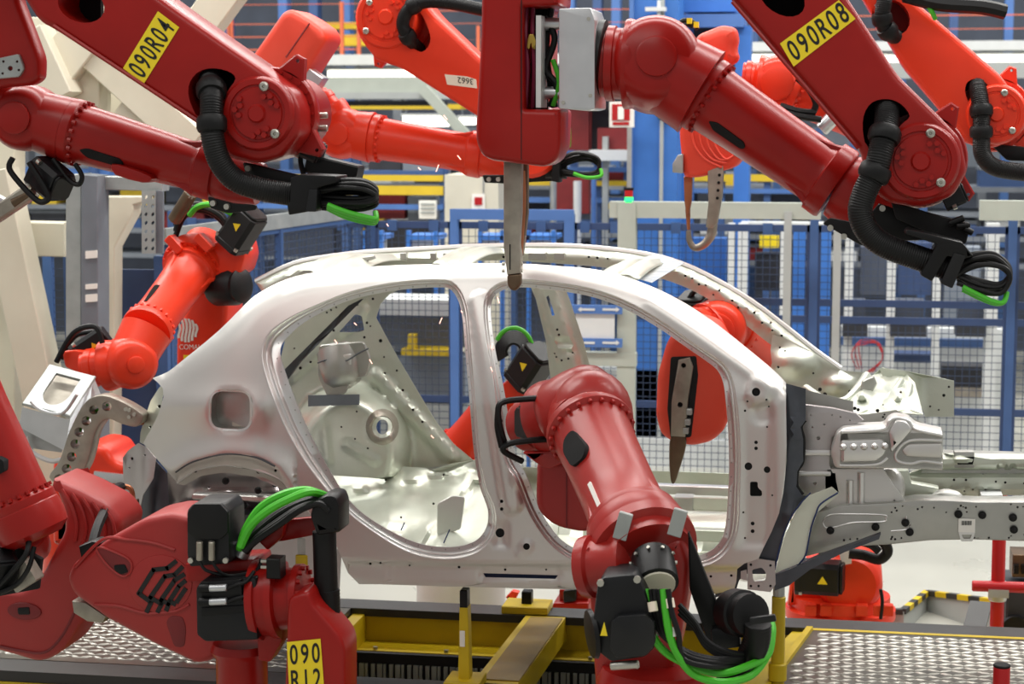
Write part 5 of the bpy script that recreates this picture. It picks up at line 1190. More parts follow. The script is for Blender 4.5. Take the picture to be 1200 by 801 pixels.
label_plate(R2, [(930, 78), (1002.6, 22), (983, 0), (914, 51)], Y2-.003, '090R08')
# hanging spot gun on the near roof rail
G2 = gun('tall deep red spot gun hanging vertically onto the roof rail', 605, 180, 0)
hp = fil([(565, -70), (563, 40), (557, 150), (557, 166), (564, 182), (576, 188), (600, 191), (640, 196), (654, 186), (657, 170), (657, 128), (613, 128), (612, 8), (656, 6), (656, -70)], [2, 2, 2, 8, 8, 6, 4, 10, 10, 6, 3, 2, 2, 3, 2], 3)
plate(G2, 'cover', hp, -.2, .24, 'red_deep', .025, 3)
hp2 = fil([(568, -70), (562, 150), (570, 186), (640, 192), (655, 176), (657, 128), (640, 128), (640, 8), (656, 6), (656, -70)], 6, 3)
plate(G2, 'cover', hp2, .06, .34, 'red_deep', .02, 2)
b = MB(); rect(b, 610.4, -60, 611.6, 187, -.2005, .003); b.build('cover_seam', 'black_soft', G2)
plate(G2, 'cover_inside', [(610, 0), (642, 0), (642, 130), (610, 130)], .03, .02, 'dark_void', 0)
rbox('guide_plate', 628, 18, 634, 126, -.16, .16, 'white_paint', G2)
for i, x in enumerate((617, 625)):
    px_cable(G2, [(x, 2, -.1), (x-1, 40, -.13), (x+1, 80, -.13), (x-1, 126, -.1)], 2.6, 'maroon_hose', 'cooling_hose')
plate(G2, 'hose_fitting', fil([(618, 46), (620, 40), (625, 40), (628, 48), (627, 58), (623, 56), (622, 50), (620, 58), (617, 56)], 1), -.16, .02, 'brass', .003)
for y in (28, 109):
    b = MB(); b.cyl(W(632, y, -.05), W(662, y, -.05), .026, n=16); b.build('guide_rod', 'aluminium', G2)
px_cable(G2, [(638, 20, -.05), (650, 45, -.06), (640, 80, -.05), (652, 100, -.06), (645, 125, -.05)], 4); px_cable(G2, [(646, 10, -.02), (640, 60, -.03), (650, 126, -.02)], 4); px_cable(G2, [(648, 70, -.06), (655, 96, -.07), (648, 124, -.06)], 3, 'green_cable')
plate(G2, 'mount_plate', fil([(655, 10), (692, 9), (697, 24), (697, 128), (688, 130), (655, 127)], 2), -.2, .36, 'aluminium', .004)
for x, y in ((660, 120), (690, 22), (692, 112)):
    p = W(x, y, -.2); b = MB(); b.cyl(p, p-Vector((0, .006, 0)), .008, n=8); b.build('bolt', 'bolt_steel', G2)
arm = [(590, 182), (611, 184), (610, 250), (608, 286), (610, 300), (610, 320), (594, 322), (590, 290), (590, 240)]
plate(G2, 'electrode_arm', arm, -.06, .06, 'gun_metal', .006, 2)
plate(G2, 'electrode_arm', [(608, 186), (618, 188), (618, 250), (612, 300), (604, 300), (606, 250)], .3, .05, 'gun_bronze', .006, 2)
plate(G2, 'electrode_tip', fil([(594, 321), (610.5, 320), (610, 334), (604, 341), (598, 340), (594, 334)], 4), -.055, .05, 'gun_bronze', .012, 3)
b = MB(); rect(b, 597, 286, 598.4, 316, -.061, .004); b.build('arm_slot', 'dark_void', G2)
px_cable(G2, [(613, 200, .27), (614, 240, .27), (610, 300, .25)], 2.4, 'copper', 'copper_pipe')
for x, y in ((590, 309), (590, 317), (611, 309), (611, 317)):
    p = W(x, y, -.03); b = MB(); b.cyl(p-Vector((.006, 0, 0)), p+Vector((.006, 0, 0)), .008, n=8); b.build('clamp_bolt', 'bolt_steel', G2)
plate(G2, 'arm_socket', [(588, 181), (618, 181), (618, 192), (588, 189)], -.1, .16, 'black_soft', .003)
# ---------------------------------------------------------------- far robot with the paper note (behind the hanging gun)
Y3 = 1.95
R3 = robot('bright red overhead robot with paper note 3662 behind the hanging gun', 520, 80, Y3)
plate(R3, 'upper_arm', fil([(440, -20), (470, -30), (492, -6), (508, 16), (560, 66), (650, 140), (650, 192), (620, 180), (560, 137), (470, 80), (440, 70), (424, 50)], 6, 3), Y3, .26, 'red_bright', .03, 3, [cr([Vector(p) for p in [(474, 32), (482, 12), (492, 14), (502, 34), (504, 50), (494, 61), (480, 52)]], True, 3)])
plate(R3, 'arm_inside', [(470, 6), (496, 8), (512, 40), (512, 66), (470, 66)], Y3+.2, .03, 'red_bright', 0)
hub(R3, 452, 20, Y3-.015, Y3+.5, 38, 'red_bright', pins=((-.5, -.45), (-.62, .42)), eang=(-110, -60))
pw, pe = W(436, 161, 2.3), W(566, 182, 2.3)
tube_arm(R3, pw, pe, .118, .11, 'red_bright', slot=False)
cw = W(402, 156, 2.3)
wrist(R3, cw, pw-cw, .135, 'red_bright', tool=W(366, 118, 2.3)-cw, capr=.46)
b = MB(); b.lathe(pe, W(620, 195, 2.3)-pe, [(0, .11), (.1, .12), (.2, .09)], n=26); b.build('elbow_neck', 'red_bright', R3)
b = MB(); b.cyl(W(620, 170, 1.9), W(620, 170, 2.6), .17, n=30, bev=.02); b.build('elbow_drive', 'red_bright', R3)
hose(R3, [(600, 14, Y3-.05), (570, 12, Y3-.05), (530, 4, Y3-.06), (500, 2, Y3-.06), (480, 10, Y3-.06), (472, 28, Y3-.05), (480, 46, Y3-.02), (492, 58, Y3+.1)], 8, (.55, .85))
plate(R3, 'bracket_plate', fil([(565, 205), (598, 205), (640, 200), (650, 212), (590, 215), (568, 214)], 2), 2.0, .05, 'black', .004)
for x in (573, 584):
    p = W(x, 210, 1.99); b = MB(); b.cyl(p+Vector((0, .012, 0)), p-Vector((0, .01, 0)), .012, n=10); b.build('bolt', 'bolt_steel', R3)
b = MB(); b.cyl(W(640, 201, 2.0), W(664, 202, 2.0), .035, n=14); b.build('cable_gland', 'black', R3)
plate(R3, 'strap', fil([(648, 184), (655, 184), (655, 214), (646, 212)], 1), 1.9, .12, 'black', .004)
for i in range(9):
    q = random.Random(90+i); d = q.uniform(-9, 8); e = q.uniform(-3, 3); z = 1.94+.012*i
    px_cable(R3, [(650, 196+d*.6, z), (670, 186+d*.6+e, z), (690, 184+d*.5, z), (702, 192+d*.4+e, z), (700, 202+d*.3, z), (684, 205+d*.2, z), (660, 202+d*.4, z)], 2)
px_cable(R3, [(672, 203, 1.9), (688, 208, 1.9), (704, 206, 1.9), (704, 198, 1.92)], 2.2, 'green_cable')
nt = plate(R3, 'paper_note', [(521, 87), (524, 99), (559, 103.5), (558, 93), (547, 89.5)], Y3-.004, .003, 'paper', 0)
P = W(555, 92.5, Y3-.005); text('handwriting', '3662', P, W(530, 89.5, Y3)-W(555, 92.5, Y3), W(555, 101, Y3)-W(555, 93, Y3), (0, -1, 0), .03, 'ink', nt, .002, 1.0)
G3 = gun('boxy bright red gun cover raised behind robot 090R04', 335, 60, 1.9)
plate(G3, 'cover', fil([(288, 74), (330, 14), (340, 10), (360, 21), (377, 33), (382, 46), (350, 96), (320, 130), (280, 120)], [6, 5, 5, 3, 6, 6, 4, 6, 6], 4), 1.85, .36, 'red_cover_bright', .04, 3)
b = MB(); b.tube([W(335, 67, 1.848), W(363, 27, 1.848)], .004, n=6, smooth=False); b.build('cover_seam', 'maroon', G3)
b = MB(); b.box(W(366, 94, 1.95), .055, .06, .05, U=(.8, 0, -.55), bev=.004); b.build('mount_bracket', 'aluminium', G3)
for x, y in ((372, 114), (378, 122), (366, 118)):
    b = MB(); b.box(W(x, y, 2.0), .02, .02, .025, bev=.003); b.build('terminal_block', 'black', G3)

# ---------------------------------------------------------------- far right robot behind 090R08
Y4 = 1.75
R4 = robot('bright red overhead robot behind robot 090R08 with its own black hose', 1120, 80, Y4)
plate(R4, 'upper_arm', fil([(960, -90), (1000, -20), (1060, 80), (1112, 140), (1130, 168), (1165, 174), (1196, 158), (1200, 126), (1173, 88), (1120, 42), (1071, 0), (1020, -90)], 8, 3), Y4, .26, 'red_bright', .03, 3,
      [cr([Vector(p) for p in [(1131, 108), (1134, 96), (1146, 92), (1158, 100), (1160, 112), (1150, 124), (1138, 124)]], True, 3), circ(1044, 20, 24, 20, 18, .7)])
plate(R4, 'arm_inside', [(1020, -4), (1070, 0), (1166, 100), (1156, 130), (1128, 126)], Y4+.22, .03, 'maroon', 0)
hub(R4, 1168, 134, Y4-.015, Y4+.5, 36, 'red_bright', eang=(70, -40))
hose(R4, [(1040, -20, Y4-.04), (1036, 4, Y4-.06), (1034, 24, Y4-.05), (1044, 40, Y4-.02), (1058, 46, Y4+.1)], 9.5, (.5, .7))
hose(R4, [(1143, 84, Y4+.15), (1146, 104, Y4), (1150, 130, Y4-.05), (1150, 160, Y4-.06), (1152, 182, Y4-.06), (1166, 196, Y4-.05), (1200, 202, Y4-.04), (1240, 204, Y4-.04)], 10.5, (.3, .42))
plate(R4, 'bracket_plate', fil([(1160, 168), (1200, 172), (1240, 180), (1240, 190), (1180, 188)], 3), Y4+.1, .05, 'black', .004)
px_cable(R4, [(1060, -6, Y4-.1), (1100, 4, Y4-.14), (1150, 8, Y4-.14), (1178, 14, Y4-.12)], 9, 'black_rubber', 'cable_sleeve')
px_cable(R4, [(1082, -4, Y4-.12), (1092, 14, Y4-.14), (1096, 22, Y4-.12)], 3, 'green_cable')
pw, pe = W(930, 103, 2.1), W(1105, 178, 2.1)
tube_arm(R4, pw, pe, .13, .13, 'red_bright', slot=False)
cw = W(912, 98, 2.1); wrist(R4, cw, pw-cw, .14, 'red_bright', tool=W(870, 95, 2.1)-cw, rt=.1)
for pts in ([(935, 92, 1.9), (948, 105, 1.88), (956, 122, 1.88), (950, 136, 1.9)], [(915, 124, 1.88), (935, 130, 1.86), (955, 132, 1.88)], [(912, 130, 1.86), (935, 136, 1.84), (962, 140, 1.86)]):
    px_cable(R4, pts, 4)
b = MB(); b.cyl(W(962, 152, 1.95), W(976, 138, 1.95), .04, n=14, bev=.005); b.build('sensor', 'aluminium', R4)
G4 = gun('bright red finned gun cover with hooked copper electrode over windscreen', 830, 180, 1.6)
plate(G4, 'cover', fil([(806, 60), (818, 40), (846, 29), (862, 32), (865, 46), (862, 58), (866, 68), (858, 76), (836, 80)], 5, 3), 1.9, .2, 'red_cover_bright', .05, 3)
px_cable(G4, [(795, 28, 1.9), (802, 24, 1.9), (812, 26, 1.9), (818, 34, 1.9)], 3); px_cable(G4, [(797, 34, 1.88), (804, 29, 1.88), (812, 32, 1.88)], 2.2)
for x, y in ((808, 24.5), (816, 29)):
    b = MB(); b.box(W(x, y, 1.87), .012, .02, .014); b.build('tape_mark', 'yellow_label', G4)
plate(G4, 'cover', fil([(797, 60), (812, 54), (850, 78), (884, 140), (888, 160), (862, 196), (820, 208), (801, 208), (796, 160)], 6, 3), 1.7, .3, 'red_cover_bright', .03, 3)
for i in range(4):
    b = MB(); b.tube([W(x, y, 1.695) for x, y in [(810+i*9, 150), (814+i*8, 170), (826+i*8, 186), (846+i*5, 196-i*5)]], .007, n=6); b.build('cover_fin', 'red_cover_bright', G4)
plate(G4, 'side_bracket', fil([(788, 192), (794, 182), (800, 180), (800, 203), (788, 202)], 1), 1.66, .1, 'zinc', .004)
plate(G4, 'electrode_holder', [(801, 207), (811, 207), (810, 236), (807, 250), (804, 250), (802, 236)], 1.75, .06, 'copper', .006)
b = MB(); b.cyl(W(806, 245, 1.78), W(807, 269, 1.78), .013, .008, n=12); b.build('electrode', 'copper', G4)
plate(G4, 'electrode_arm', [(829, 200), (848, 192), (846, 230), (840, 262), (834, 268), (827, 266), (830, 240)], 1.7, .08, 'gun_metal', .008)
b = MB(); P_ = [W(x, y, 1.75) for x, y in [(835, 262), (833, 276), (824, 287), (814, 290), (808, 282), (807, 270)]]; b.tube(P_, lambda t: .026-.014*t, n=12); b.build('hook_electrode', 'gun_metal', G4)
for i in range(4):
    p = W(843-i*.8, 205+i*9, 1.696); b = MB(); b.cyl(p, p+Vector((0, .01, 0)), .008, n=8); b.build('arm_hole', 'dark_void', G4)

# ---------------------------------------------------------------- robot behind the rear quarter
R5 = robot('bright red robot with white round logo reaching over the rear quarter', 240, 560, 1.9)
pw, pe = W(171, 388, 1.0), W(227, 312, 1.55)
tube_arm(R5, pw, pe, .118, .125, 'red_bright', slot=False)
p = W(169, 361, 1.12); 
q = MB(); sd = (pe-pw).normalized(); fc = (CAM-p); fc = (fc-sd*fc.dot(sd)).normalized(); q.prism(fil([(-.09, -.028), (.06, -.035), (.1, .03), (-.06, .035)], .02), W(170, 362, 1.16)+fc*.08, sd, sd.cross(fc), fc, .04); q.build('cable_slot_shade', 'dark_void', R5)
cw = W(152, 424, .9); tl = W(100, 432, .9)
wrist(R5, cw, pw-cw, .125, 'red_bright', tool=tl-cw, rt=.09, capr=.34, facing=(.55, -.8, .0))
plate(R5, 'tool_flange', fil([(72, 412), (86, 410), (118, 414), (124, 440), (112, 446), (76, 430)], 3), .86, .1, 'red_bright', .01)
motor(R5, W(92, 416, .95), (.8, .2, .55), .06, .16)
b = MB(); b.tube([W(x, y, .82) for x, y in [(66, 424), (80, 398), (92, 386), (108, 382), (116, 388), (120, 402)]], .014, n=8); b.build('motor_guard', 'black', R5)
b = MB(); b.tube([W(x, y, 1.0) for x, y in [(72, 420), (88, 394), (112, 388)]], .012, n=8); b.build('motor_guard', 'black', R5)
# elbow block, motors, lower arm with logo
d5 = (pe-pw).normalized()
b = MB(); b.lathe(pe, d5, [(-.03, .12), (-.03, .16), (0, .165), (.05, .165), (.06, .13), (.18, .13)], n=30); b.build('elbow_flange', 'red_bright', R5)
bl = MB(); u5, v5, _ = frame(d5)
for k in range(16):
    a = 2*PI*k/16; p = pe-d5*.03+(u5*math.cos(a)+v5*math.sin(a))*.145; bl.cyl(p, p-d5*.012, .011, n=6)
o = bl.build('bolt_heads', 'red_bright', R5); o['kind'] = 'stuff'
plate(R5, 'elbow_block', fil([(240, 290), (262, 278), (284, 282), (288, 300), (282, 320), (262, 330), (244, 324)], 5), 1.5, .25, 'red_bright', .02, 2)
plate(R5, 'lower_arm', fil([(232, 322), (262, 322), (266, 360), (262, 420), (256, 640), (204, 640), (206, 390), (222, 352)], 8), 1.72, .3, 'red_bright', .03, 3)
motor(R5, W(272, 286, 1.5), (.55, -.15, .75), .075, .2)
b = MB(); b.lathe(W(252, 336, 1.6), W(298, 334, 1.5)-W(252, 336, 1.6), [(0, .09), (.02, .1), (.14, .1), (.16, .085), (.18, .09), (.2, .06)], n=22); b.build('round_motor', 'motor_black', R5)
p = W(262, 344, 1.48); b = MB(); b.add([p, p+Vector((.05, 0, 0)), p+Vector((.025, 0, .04))], [(0, 1, 2)]); b.build('warning_triangle', 'yellow_label', R5, smooth=False)
for i in range(8):
    q = random.Random(120+i); e = q.uniform(-7, 7); z = 1.45+.02*i
    px_cable(R5, [(206, 270+e, z), (212+e*.4, 252+e*.5, z), (228, 243+e*.6, z), (246, 246+e*.5, z), (262, 258+e*.6, z), (268, 280, z)], 3.4)
px_cable(R5, [(222, 252, 1.4), (232, 242, 1.38), (250, 240, 1.38), (272, 250, 1.4)], 3.6, 'green_cable')
b = MB(); b.cyl(W(204, 258, 1.3), W(224, 226, 1.25), .035, n=14, bev=.004); b.build('cable_gland', 'gun_bronze', R5)
b = MB(); b.cyl(W(222, 230, 1.25), W(229, 219, 1.24), .03, n=12, bev=.004); b.build('gland_nut', 'bolt_steel', R5)
for i, (x, y) in enumerate(((206, 286), (240, 284))):
    b = MB(); b.box(W(x, y, 1.45), .02, .04, .05, U=(.7, 0, .7), bev=.004); b.build('flange_lug', 'red_bright', R5)
# logo: white disc cut by wavy stripes
YLg = 1.716
lg = MB()
for i in range(6):
    x0 = 207.5+i*4.0; h = math.sqrt(max(.05, 1-((x0+1.4-218.5)/12.5)**2))*14
    xs_ = [(x0+1.6*math.sin(k/5*2*PI*.8)+k*.35, 387-h+2*h*k/5) for k in range(6)]
    lg.plate([(x, y) for x, y in xs_]+[(x+2.7, y) for x, y in reversed(xs_)], YLg-.002, .003)
lg.build('round_logo', 'white_label', R5)
text('lettering', 'COMAU', W(210, 409, YLg), W(240, 409, YLg)-W(210, 409, YLg), (0, 0, 1), (0, -1, 0), .026, 'white_label', R5, .003, .95)
rbox('yellow_label', 215, 416, 226, 421, YLg-.004, .003, 'yellow_label', R5)
b = MB(); b.lathe(Vector((W(235, 560, 1.85).x, 1.87, 0)), (0, 0, 1), [(0, .3), (.08, .3), (.1, .24), (.45, .22), (.55, .18)], n=28); b.build('base', 'red_bright', R5)
# its grey C-gun
G5 = gun('grey aluminium C-gun with drilled arm at the tail of the car', 100, 480, .6)
def quad(par, name, pts, m, T=.006):
    P = [W(x, y, Y) for x, y, Y in pts]; b = MB(); b.add(P, [tuple(range(len(P)))]); o = b.build(name, m, par, smooth=False); md = o.modifiers.new('thickness', 'SOLIDIFY'); md.thickness = T; return o
# top plate with D-shaped opening
O = W(26, 475, .42); U = W(82, 490, .42)-O; V = W(58, 429, .72)-O
def uv(a, b_): return (a*U.length, b_*V.length)
Un, Vn = U.normalized(), V.normalized(); Nn = Un.cross(Vn).normalized()
b = MB(); b.prism([uv(0, 0), uv(1, 0), uv(1, 1), uv(0, 1)], O-Nn*.0, Un, Vn, Nn, .015, .003, 1, [[uv(.28+.26*(1-math.cos(a))*0+.5*.0+.22+.26*math.cos(a), .42+.3*math.sin(a)) for a in np.linspace(PI, 2*PI, 10)]+[uv(.76, .84), uv(.24, .84)]]); b.build('top_plate', 'zinc', G5)
quad(G5, 'box_inside', [(36, 478, .5), (84, 486, .5), (104, 448, .76), (56, 438, .76)], 'gun_metal')
quad(G5, 'front_plate', [(26, 477, .42), (82, 492, .42), (76, 528, .42), (22, 500, .42)], 'aluminium')
quad(G5, 'side_plate', [(82, 491, .42), (110, 441, .72), (118, 462, .72), (104, 500, .55), (76, 528, .42)], 'aluminium')
quad(G5, 'lower_plate', [(24, 502, .44), (76, 516, .44), (72, 530, .44), (30, 524, .44)], 'zinc')
b = MB(); b.tube([W(x, y, .415) for x, y in [(36, 470), (44, 478), (60, 484), (76, 482), (90, 462)]], .008, n=8); b.build('raised_rim', 'aluminium', G5)
carm = cr([Vector(p) for p in [(108, 465), (121, 463), (135, 467), (150, 474), (164, 483), (168, 488), (164, 497), (156, 500), (140, 496), (128, 491), (119, 495), (111, 509), (107, 526), (101, 546), (91, 562), (81, 574), (70, 570), (57, 559), (66, 545), (72, 532), (79, 510), (88, 490), (97, 474)]], True, 3)
hl = [(125, 476), (110, 480), (101, 493), (92.6, 506), (88, 520), (84, 535), (78, 549), (69, 561)]
plate(G5, 'c_arm', carm, .36, .09, 'gun_metal', .008, 2, [circ(x, y, 5.6, n=16) for x, y in hl])
for i in range(len(hl)-1):
    a, c = hl[i], hl[i+1]
px_cable(G5, [(126, 474, .42), (106, 486, .43), (92, 508, .43), (84, 536, .43), (72, 560, .43)], 1.8, 'green_cable', 'earth_cable')
for x, y in ((148, 479), (152, 480), (158, 485), (152, 488)):
    p = W(x, y, .36); b = MB(); b.cyl(p, p-Vector((0, .012, 0)), .009, n=8); b.build('clamp_bolt', 'bolt_steel', G5)
b = MB(); b.cyl(W(157, 494, .4), W(168, 494, .4), .02, .014, n=12); b.build('electrode_cap', 'copper', G5)
rbox('cable_board', 36, 516, 72, 524, .5, .05, 'green_cable', G5)
px_cable(G5, [(30, 512, .4), (36, 528, .4), (60, 540, .4), (80, 535, .42)], 3, 'white_paint', 'tube_rail')

# ---------------------------------------------------------------- far robot at floor level behind the tail
R6b = robot('bright red robot base glimpsed behind the tail panel', 110, 640, 1.7)
plate(R6b, 'shoulder', fil([(60, 540), (100, 520), (122, 524), (132, 540), (150, 545), (150, 640), (60, 640)], 8), 1.5, .4, 'red_bright', .04, 3)
plate(R6b, 'balance_plate', [(110, 552), (145, 556), (145, 566), (108, 566)], 1.48, .02, 'aluminium', .002)
MB().cyl((W(105, 640, 1.9).x, 1.86, 0), W(105, 600, 1.86), .25, n=28, bev=.02).build('base', 'red_bright', R6b)

# ---------------------------------------------------------------- near left robot and its big cover
R6 = robot('deep red robot forearm dropping in beside the chequered deck', 10, 560, -1.0)
pw, pe = W(28, 596, -1.0), W(-150, 200, -1.0)
tube_arm(R6, pw, pe, .125, .15, 'red_deep', slot=False)
b = MB(); b.lathe(pw, pw-pe, [(-.02, .12), (.0, .14), (.05, .145), (.1, .14), (.13, .1)], n=30); b.build('wrist_housing', 'red_deep', R6)
q = plate(R6, 'cable_slot_shade', fil([(-4, 535), (4, 540), (5, 552), (-4, 557)], 2), -1.14, .1, 'dark_void', .003)
motor(R6, W(-8, 652, -1.0), (.3, -.4, -.2), .07, .14, warn=False)
px_cable(R6, [(34, 632, -1.1), (30, 650, -1.14), (12, 672, -1.12), (-5, 690, -1.1)], 3.4); px_cable(R6, [(40, 640, -1.1), (34, 664, -1.12), (20, 684, -1.1), (0, 694, -1.1)], 3)
b = MB(); b.box(W(28, 672, -1.02), .05, .04, .05, U=(.8, 0, .5), bev=.005); b.build('gear_block', 'gun_metal', R6)
plate(R6, 'wiring_tray', [(-10, 640), (20, 640), (48, 655), (44, 690), (-10, 700)], -.94, .03, 'black_soft', .003)
b = MB(); b.cyl(W(34, 622, -.98), W(40, 640, -.5), .07, n=18, bev=.008); b.build('tool_neck', 'red_deep', R6)
G6 = gun('large red plastic gun cover with ribbed shoulder left of the striped emblem', 60, 700, -.5)
gc = fil([(58, 560), (92, 574), (126, 592), (142, 612), (134, 640), (112, 676), (100, 700), (97, 724), (72, 764), (46, 778), (20, 770), (-80, 742), (-80, 690), (26, 692), (46, 676), (74, 622), (72, 596)], [6, 4, 8, 10, 6, 6, 8, 8, 12, 14, 8, 2, 2, 6, 10, 8, 6], 4)
plate(G6, 'cover', gc, -.55, .3, 'red_cover', .04, 4)
for i in range(5):
    b = MB(); b.tube([W(x, y, -.556) for x, y in [(72+i*12, 573+i*5), (84+i*12, 592+i*5), (90+i*11, 614+i*5), (88+i*9, 634+i*3)]], .008, n=6); b.build('cover_fin', 'red_cover', G6)
plate(G6, 'grip_recess', circ(28, 716, 20, 10, 20, .1), -.558, .012, 'maroon', .004)
plate(G6, 'grip', fil([(20, 712), (34, 711), (35, 720), (21, 720)], 2), -.562, .012, 'black', .003)
b = MB(); b.tube([W(x, y, -.552) for x, y in [(0, 757), (24, 762), (52, 764), (72, 746), (88, 716)]], .006, n=6); b.build('cover_edge', 'maroon', G6)

# ---------------------------------------------------------------- robot 090 R12 and its striped cover
G7 = gun('red plastic gun cover with round emblem of black wavy stripes', 170, 690, -.9)
Y7 = -.92
gc = fil([(77, 678), (84, 661), (128, 630), (170, 607), (199, 601), (222, 606), (232, 640), (246, 676), (258, 740), (259, 764), (244, 776), (229, 778), (180, 755), (124, 725), (84, 696)], [8, 6, 4, 8, 8, 8, 4, 4, 4, 8, 6, 6, 4, 4, 8], 4)
plate(G7, 'cover', gc, Y7, .3, 'red_cover', .03, 4)
em = plate(G7, 'emblem_disc', circ(188, 684, 37, 34, 32), Y7-.004, .01, 'red_cover', .003)
stripes = [[(432, 500), (412, 516), (378, 520), (342, 578), (372, 600), (362, 622)], [(448, 514), (430, 532), (406, 536), (370, 588), (398, 604), (389, 622)],
           [(452, 532), (430, 546), (397, 594), (416, 604), (410, 618)], [(455, 548), (441, 560), (417, 597), (430, 604)], [(456, 568), (436, 598)]]
stripes = [[(x/2.1024, 420+y/2.1024) for x, y in st] for st in stripes]
for st in stripes:
    b = MB(); P = [W(x, y, Y7-.006) for x, y in st]
    for a, c in zip(P[:-1], P[1:]):
        e = (c-a).normalized()*.004; b.bar(a-e*1.4, c+e*1.4, .0175, .004, up=(0, 1, 0))
    b.build('wavy_stripe', 'ink', em, smooth=False)
rc = cr([Vector(p) for p in [(113, 644), (122, 642), (146, 652), (154, 660), (153, 670), (144, 675), (128, 664)]], True, 3)
plate(G7, 'grip_recess', rc, Y7-.004, .012, 'maroon', .003); plate(G7, 'grip', fil([(133, 662), (146, 661), (150, 670), (142, 673), (134, 668)], 2), Y7-.008, .01, 'black', .003)
b = MB(); b.tube([W(p.x, p.y, Y7-.003) for p in rc]+[W(rc[0].x, rc[0].y, Y7-.003)], .005, n=6, smooth=False); b.build('recess_rim', 'red_cover', G7)
rc2 = fil([(194, 728), (200, 721), (214, 722), (218, 736), (216, 758), (204, 758)], 5, 3)
plate(G7, 'lower_recess', rc2, Y7-.003, .012, 'maroon', .003)
for pts in ([(88, 664), (120, 632), (150, 632), (180, 636), (205, 644)], [(110, 708), (140, 710), (170, 718), (205, 716), (222, 708)]):
    b = MB(); b.tube([W(x, y, Y7-.001) for x, y in pts], .007, n=6); b.build('cover_crease', 'red_cover', G7)
plate(G7, 'side_plate', [(84, 704), (100, 706), (124, 722), (120, 730), (102, 728), (86, 718)], Y7+.05, .15, 'gun_metal', .006)
px_cable(G7, [(108, 640, -.8), (114, 618, -.7), (124, 596, -.5), (134, 574, -.2), (142, 570, .0)], 6, 'black_rubber', 'rubber_arm')
b = MB(); b.tube([W(x, y, .02) for x, y in [(140, 575), (146, 570), (154, 574), (156, 590), (154, 606)]], .012, n=8); b.build('copper_shunt', 'copper', G7)
plate(G7, 'electrode_arm', fil([(146, 590), (158, 586), (158, 606), (154, 616), (140, 622), (142, 606)], 2), -.02, .06, 'gun_bronze', .006)
plate(G7, 'arm_joint', [(92, 640), (108, 634), (118, 636), (112, 652), (96, 660)], Y7+.02, .1, 'black', .006)

R7 = robot('deep red robot labelled 090 R12 with looping green cables', 340, 780, -1.0)
plate(R7, 'servo_motor', fil([(219, 598), (226, 590), (262, 590), (268, 600), (269, 660), (222, 664), (219, 650)], 3), -1.1, .2, 'motor_black', .008)
mt = plate(R7, 'motor_cap', fil([(219, 600), (227, 590), (258, 590), (267, 600), (267, 624), (258, 632), (228, 632), (219, 624)], 2), -1.13, .03, 'black', .006)
for x in (234, 248):
    b = MB(); b.cyl(W(x, 634, -1.13), W(x, 656, -1.12), .013, n=12, bev=.003); b.build('plug_connector', 'gun_metal', R7)
    px_cable(R7, [(x, 656, -1.12), (x+8, 668, -1.12), (270, 674, -1.1), (300, 668, -1.08), (306, 655, -1.05)], 2)
for x, y in ((224, 656), (265, 656)):
    p = W(x, y, -1.11); b = MB(); b.cyl(p, p-Vector((0, .012, 0)), .011, n=8); b.build('corner_bolt', 'bolt_steel', R7)
plate(R7, 'motor_seat', fil([(216, 660), (300, 655), (304, 680), (218, 682)], 4), -1.0, .2, 'red_deep', .01)
m2 = plate(R7, 'servo_motor', fil([(229, 690), (236, 680), (300, 676), (302, 750), (240, 752), (230, 744)], 3), -1.14, .22, 'motor_black', .012)
plate(R7, 'motor_ridge', [(236, 712), (300, 708), (300, 716), (236, 722)], -1.148, .02, 'black', .003)
plate(R7, 'motor_lid', fil([(234, 682), (282, 678), (284, 704), (236, 706)], 2), -1.16, .03, 'black', .004)
for y in (689, 705):
    b = MB(); b.cyl(W(245, y, -1.17), W(266, y-1, -1.17), .014, n=12, bev=.003); b.build('plug_connector', 'aluminium', R7)
    b = MB(); b.cyl(W(234, y, -1.17), W(246, y, -1.17), .017, n=12); b.build('plug_body', 'black', R7)
    px_cable(R7, [(266, y, -1.17), (276, y-4, -1.17), (288, y-8, -1.15), (298, y-20, -1.12)], 2.4)
p = W(294, 724, -1.15); b = MB(); b.cyl(p, p-Vector((0, .012, 0)), .01, n=8); b.build('corner_bolt', 'bolt_steel', R7)
# hub turned sideways
b = MB(); A = W(300, 702, -1.02); D = W(360, 700, -1.02)-A
b.lathe(A, D, [(0, .11), (0, .15), (.02, .155), (.03, .155), (.032, .14), (.07, .14), (.072, .15), (.1, .15), (.105, .12), (.16, .115), (.165, .13), (.19, .13), (.195, .1)], n=34); b.build('joint_drum', 'red_deep', R7)
bl = MB()
for k in range(16):
    a = 2*PI*k/16; dn = D.normalized(); u_, v_, _ = frame(D); p = A+dn*.19+(u_*math.cos(a)+v_*math.sin(a))*.115; bl.cyl(p, p+dn*.016, .01, n=6)
o = bl.build('bolt_heads', 'red_deep', R7); o['kind'] = 'stuff'
plate(R7, 'drum_flange', fil([(301, 668), (318, 660), (330, 664), (334, 700), (330, 752), (316, 776), (302, 774), (300, 730)], 3), -1.06, .1, 'red_deep', .01)
plate(R7, 'upper_arm', fil([(336, 716), (338, 700), (360, 692), (366, 708), (404, 752), (404, 860), (330, 860), (334, 780)], [6, 6, 8, 6, 14, 2, 2, 4], 4), -1.2, .2, 'red_deep', .02, 3)
plate(R7, 'arm_bracket', fil([(313, 645), (330, 630), (334, 610), (326, 604), (300, 632)], 3), -.95, .06, 'red_deep', .008)
rbox('limit_block', 312, 655, 328, 678, -1.16, .08, 'black', R7, .004)
for y in (657, 664):
    b = MB(); b.cyl(W(306, y, -1.14), W(313, y, -1.14), .007, n=8); b.build('limit_pin', 'bolt_steel', R7)
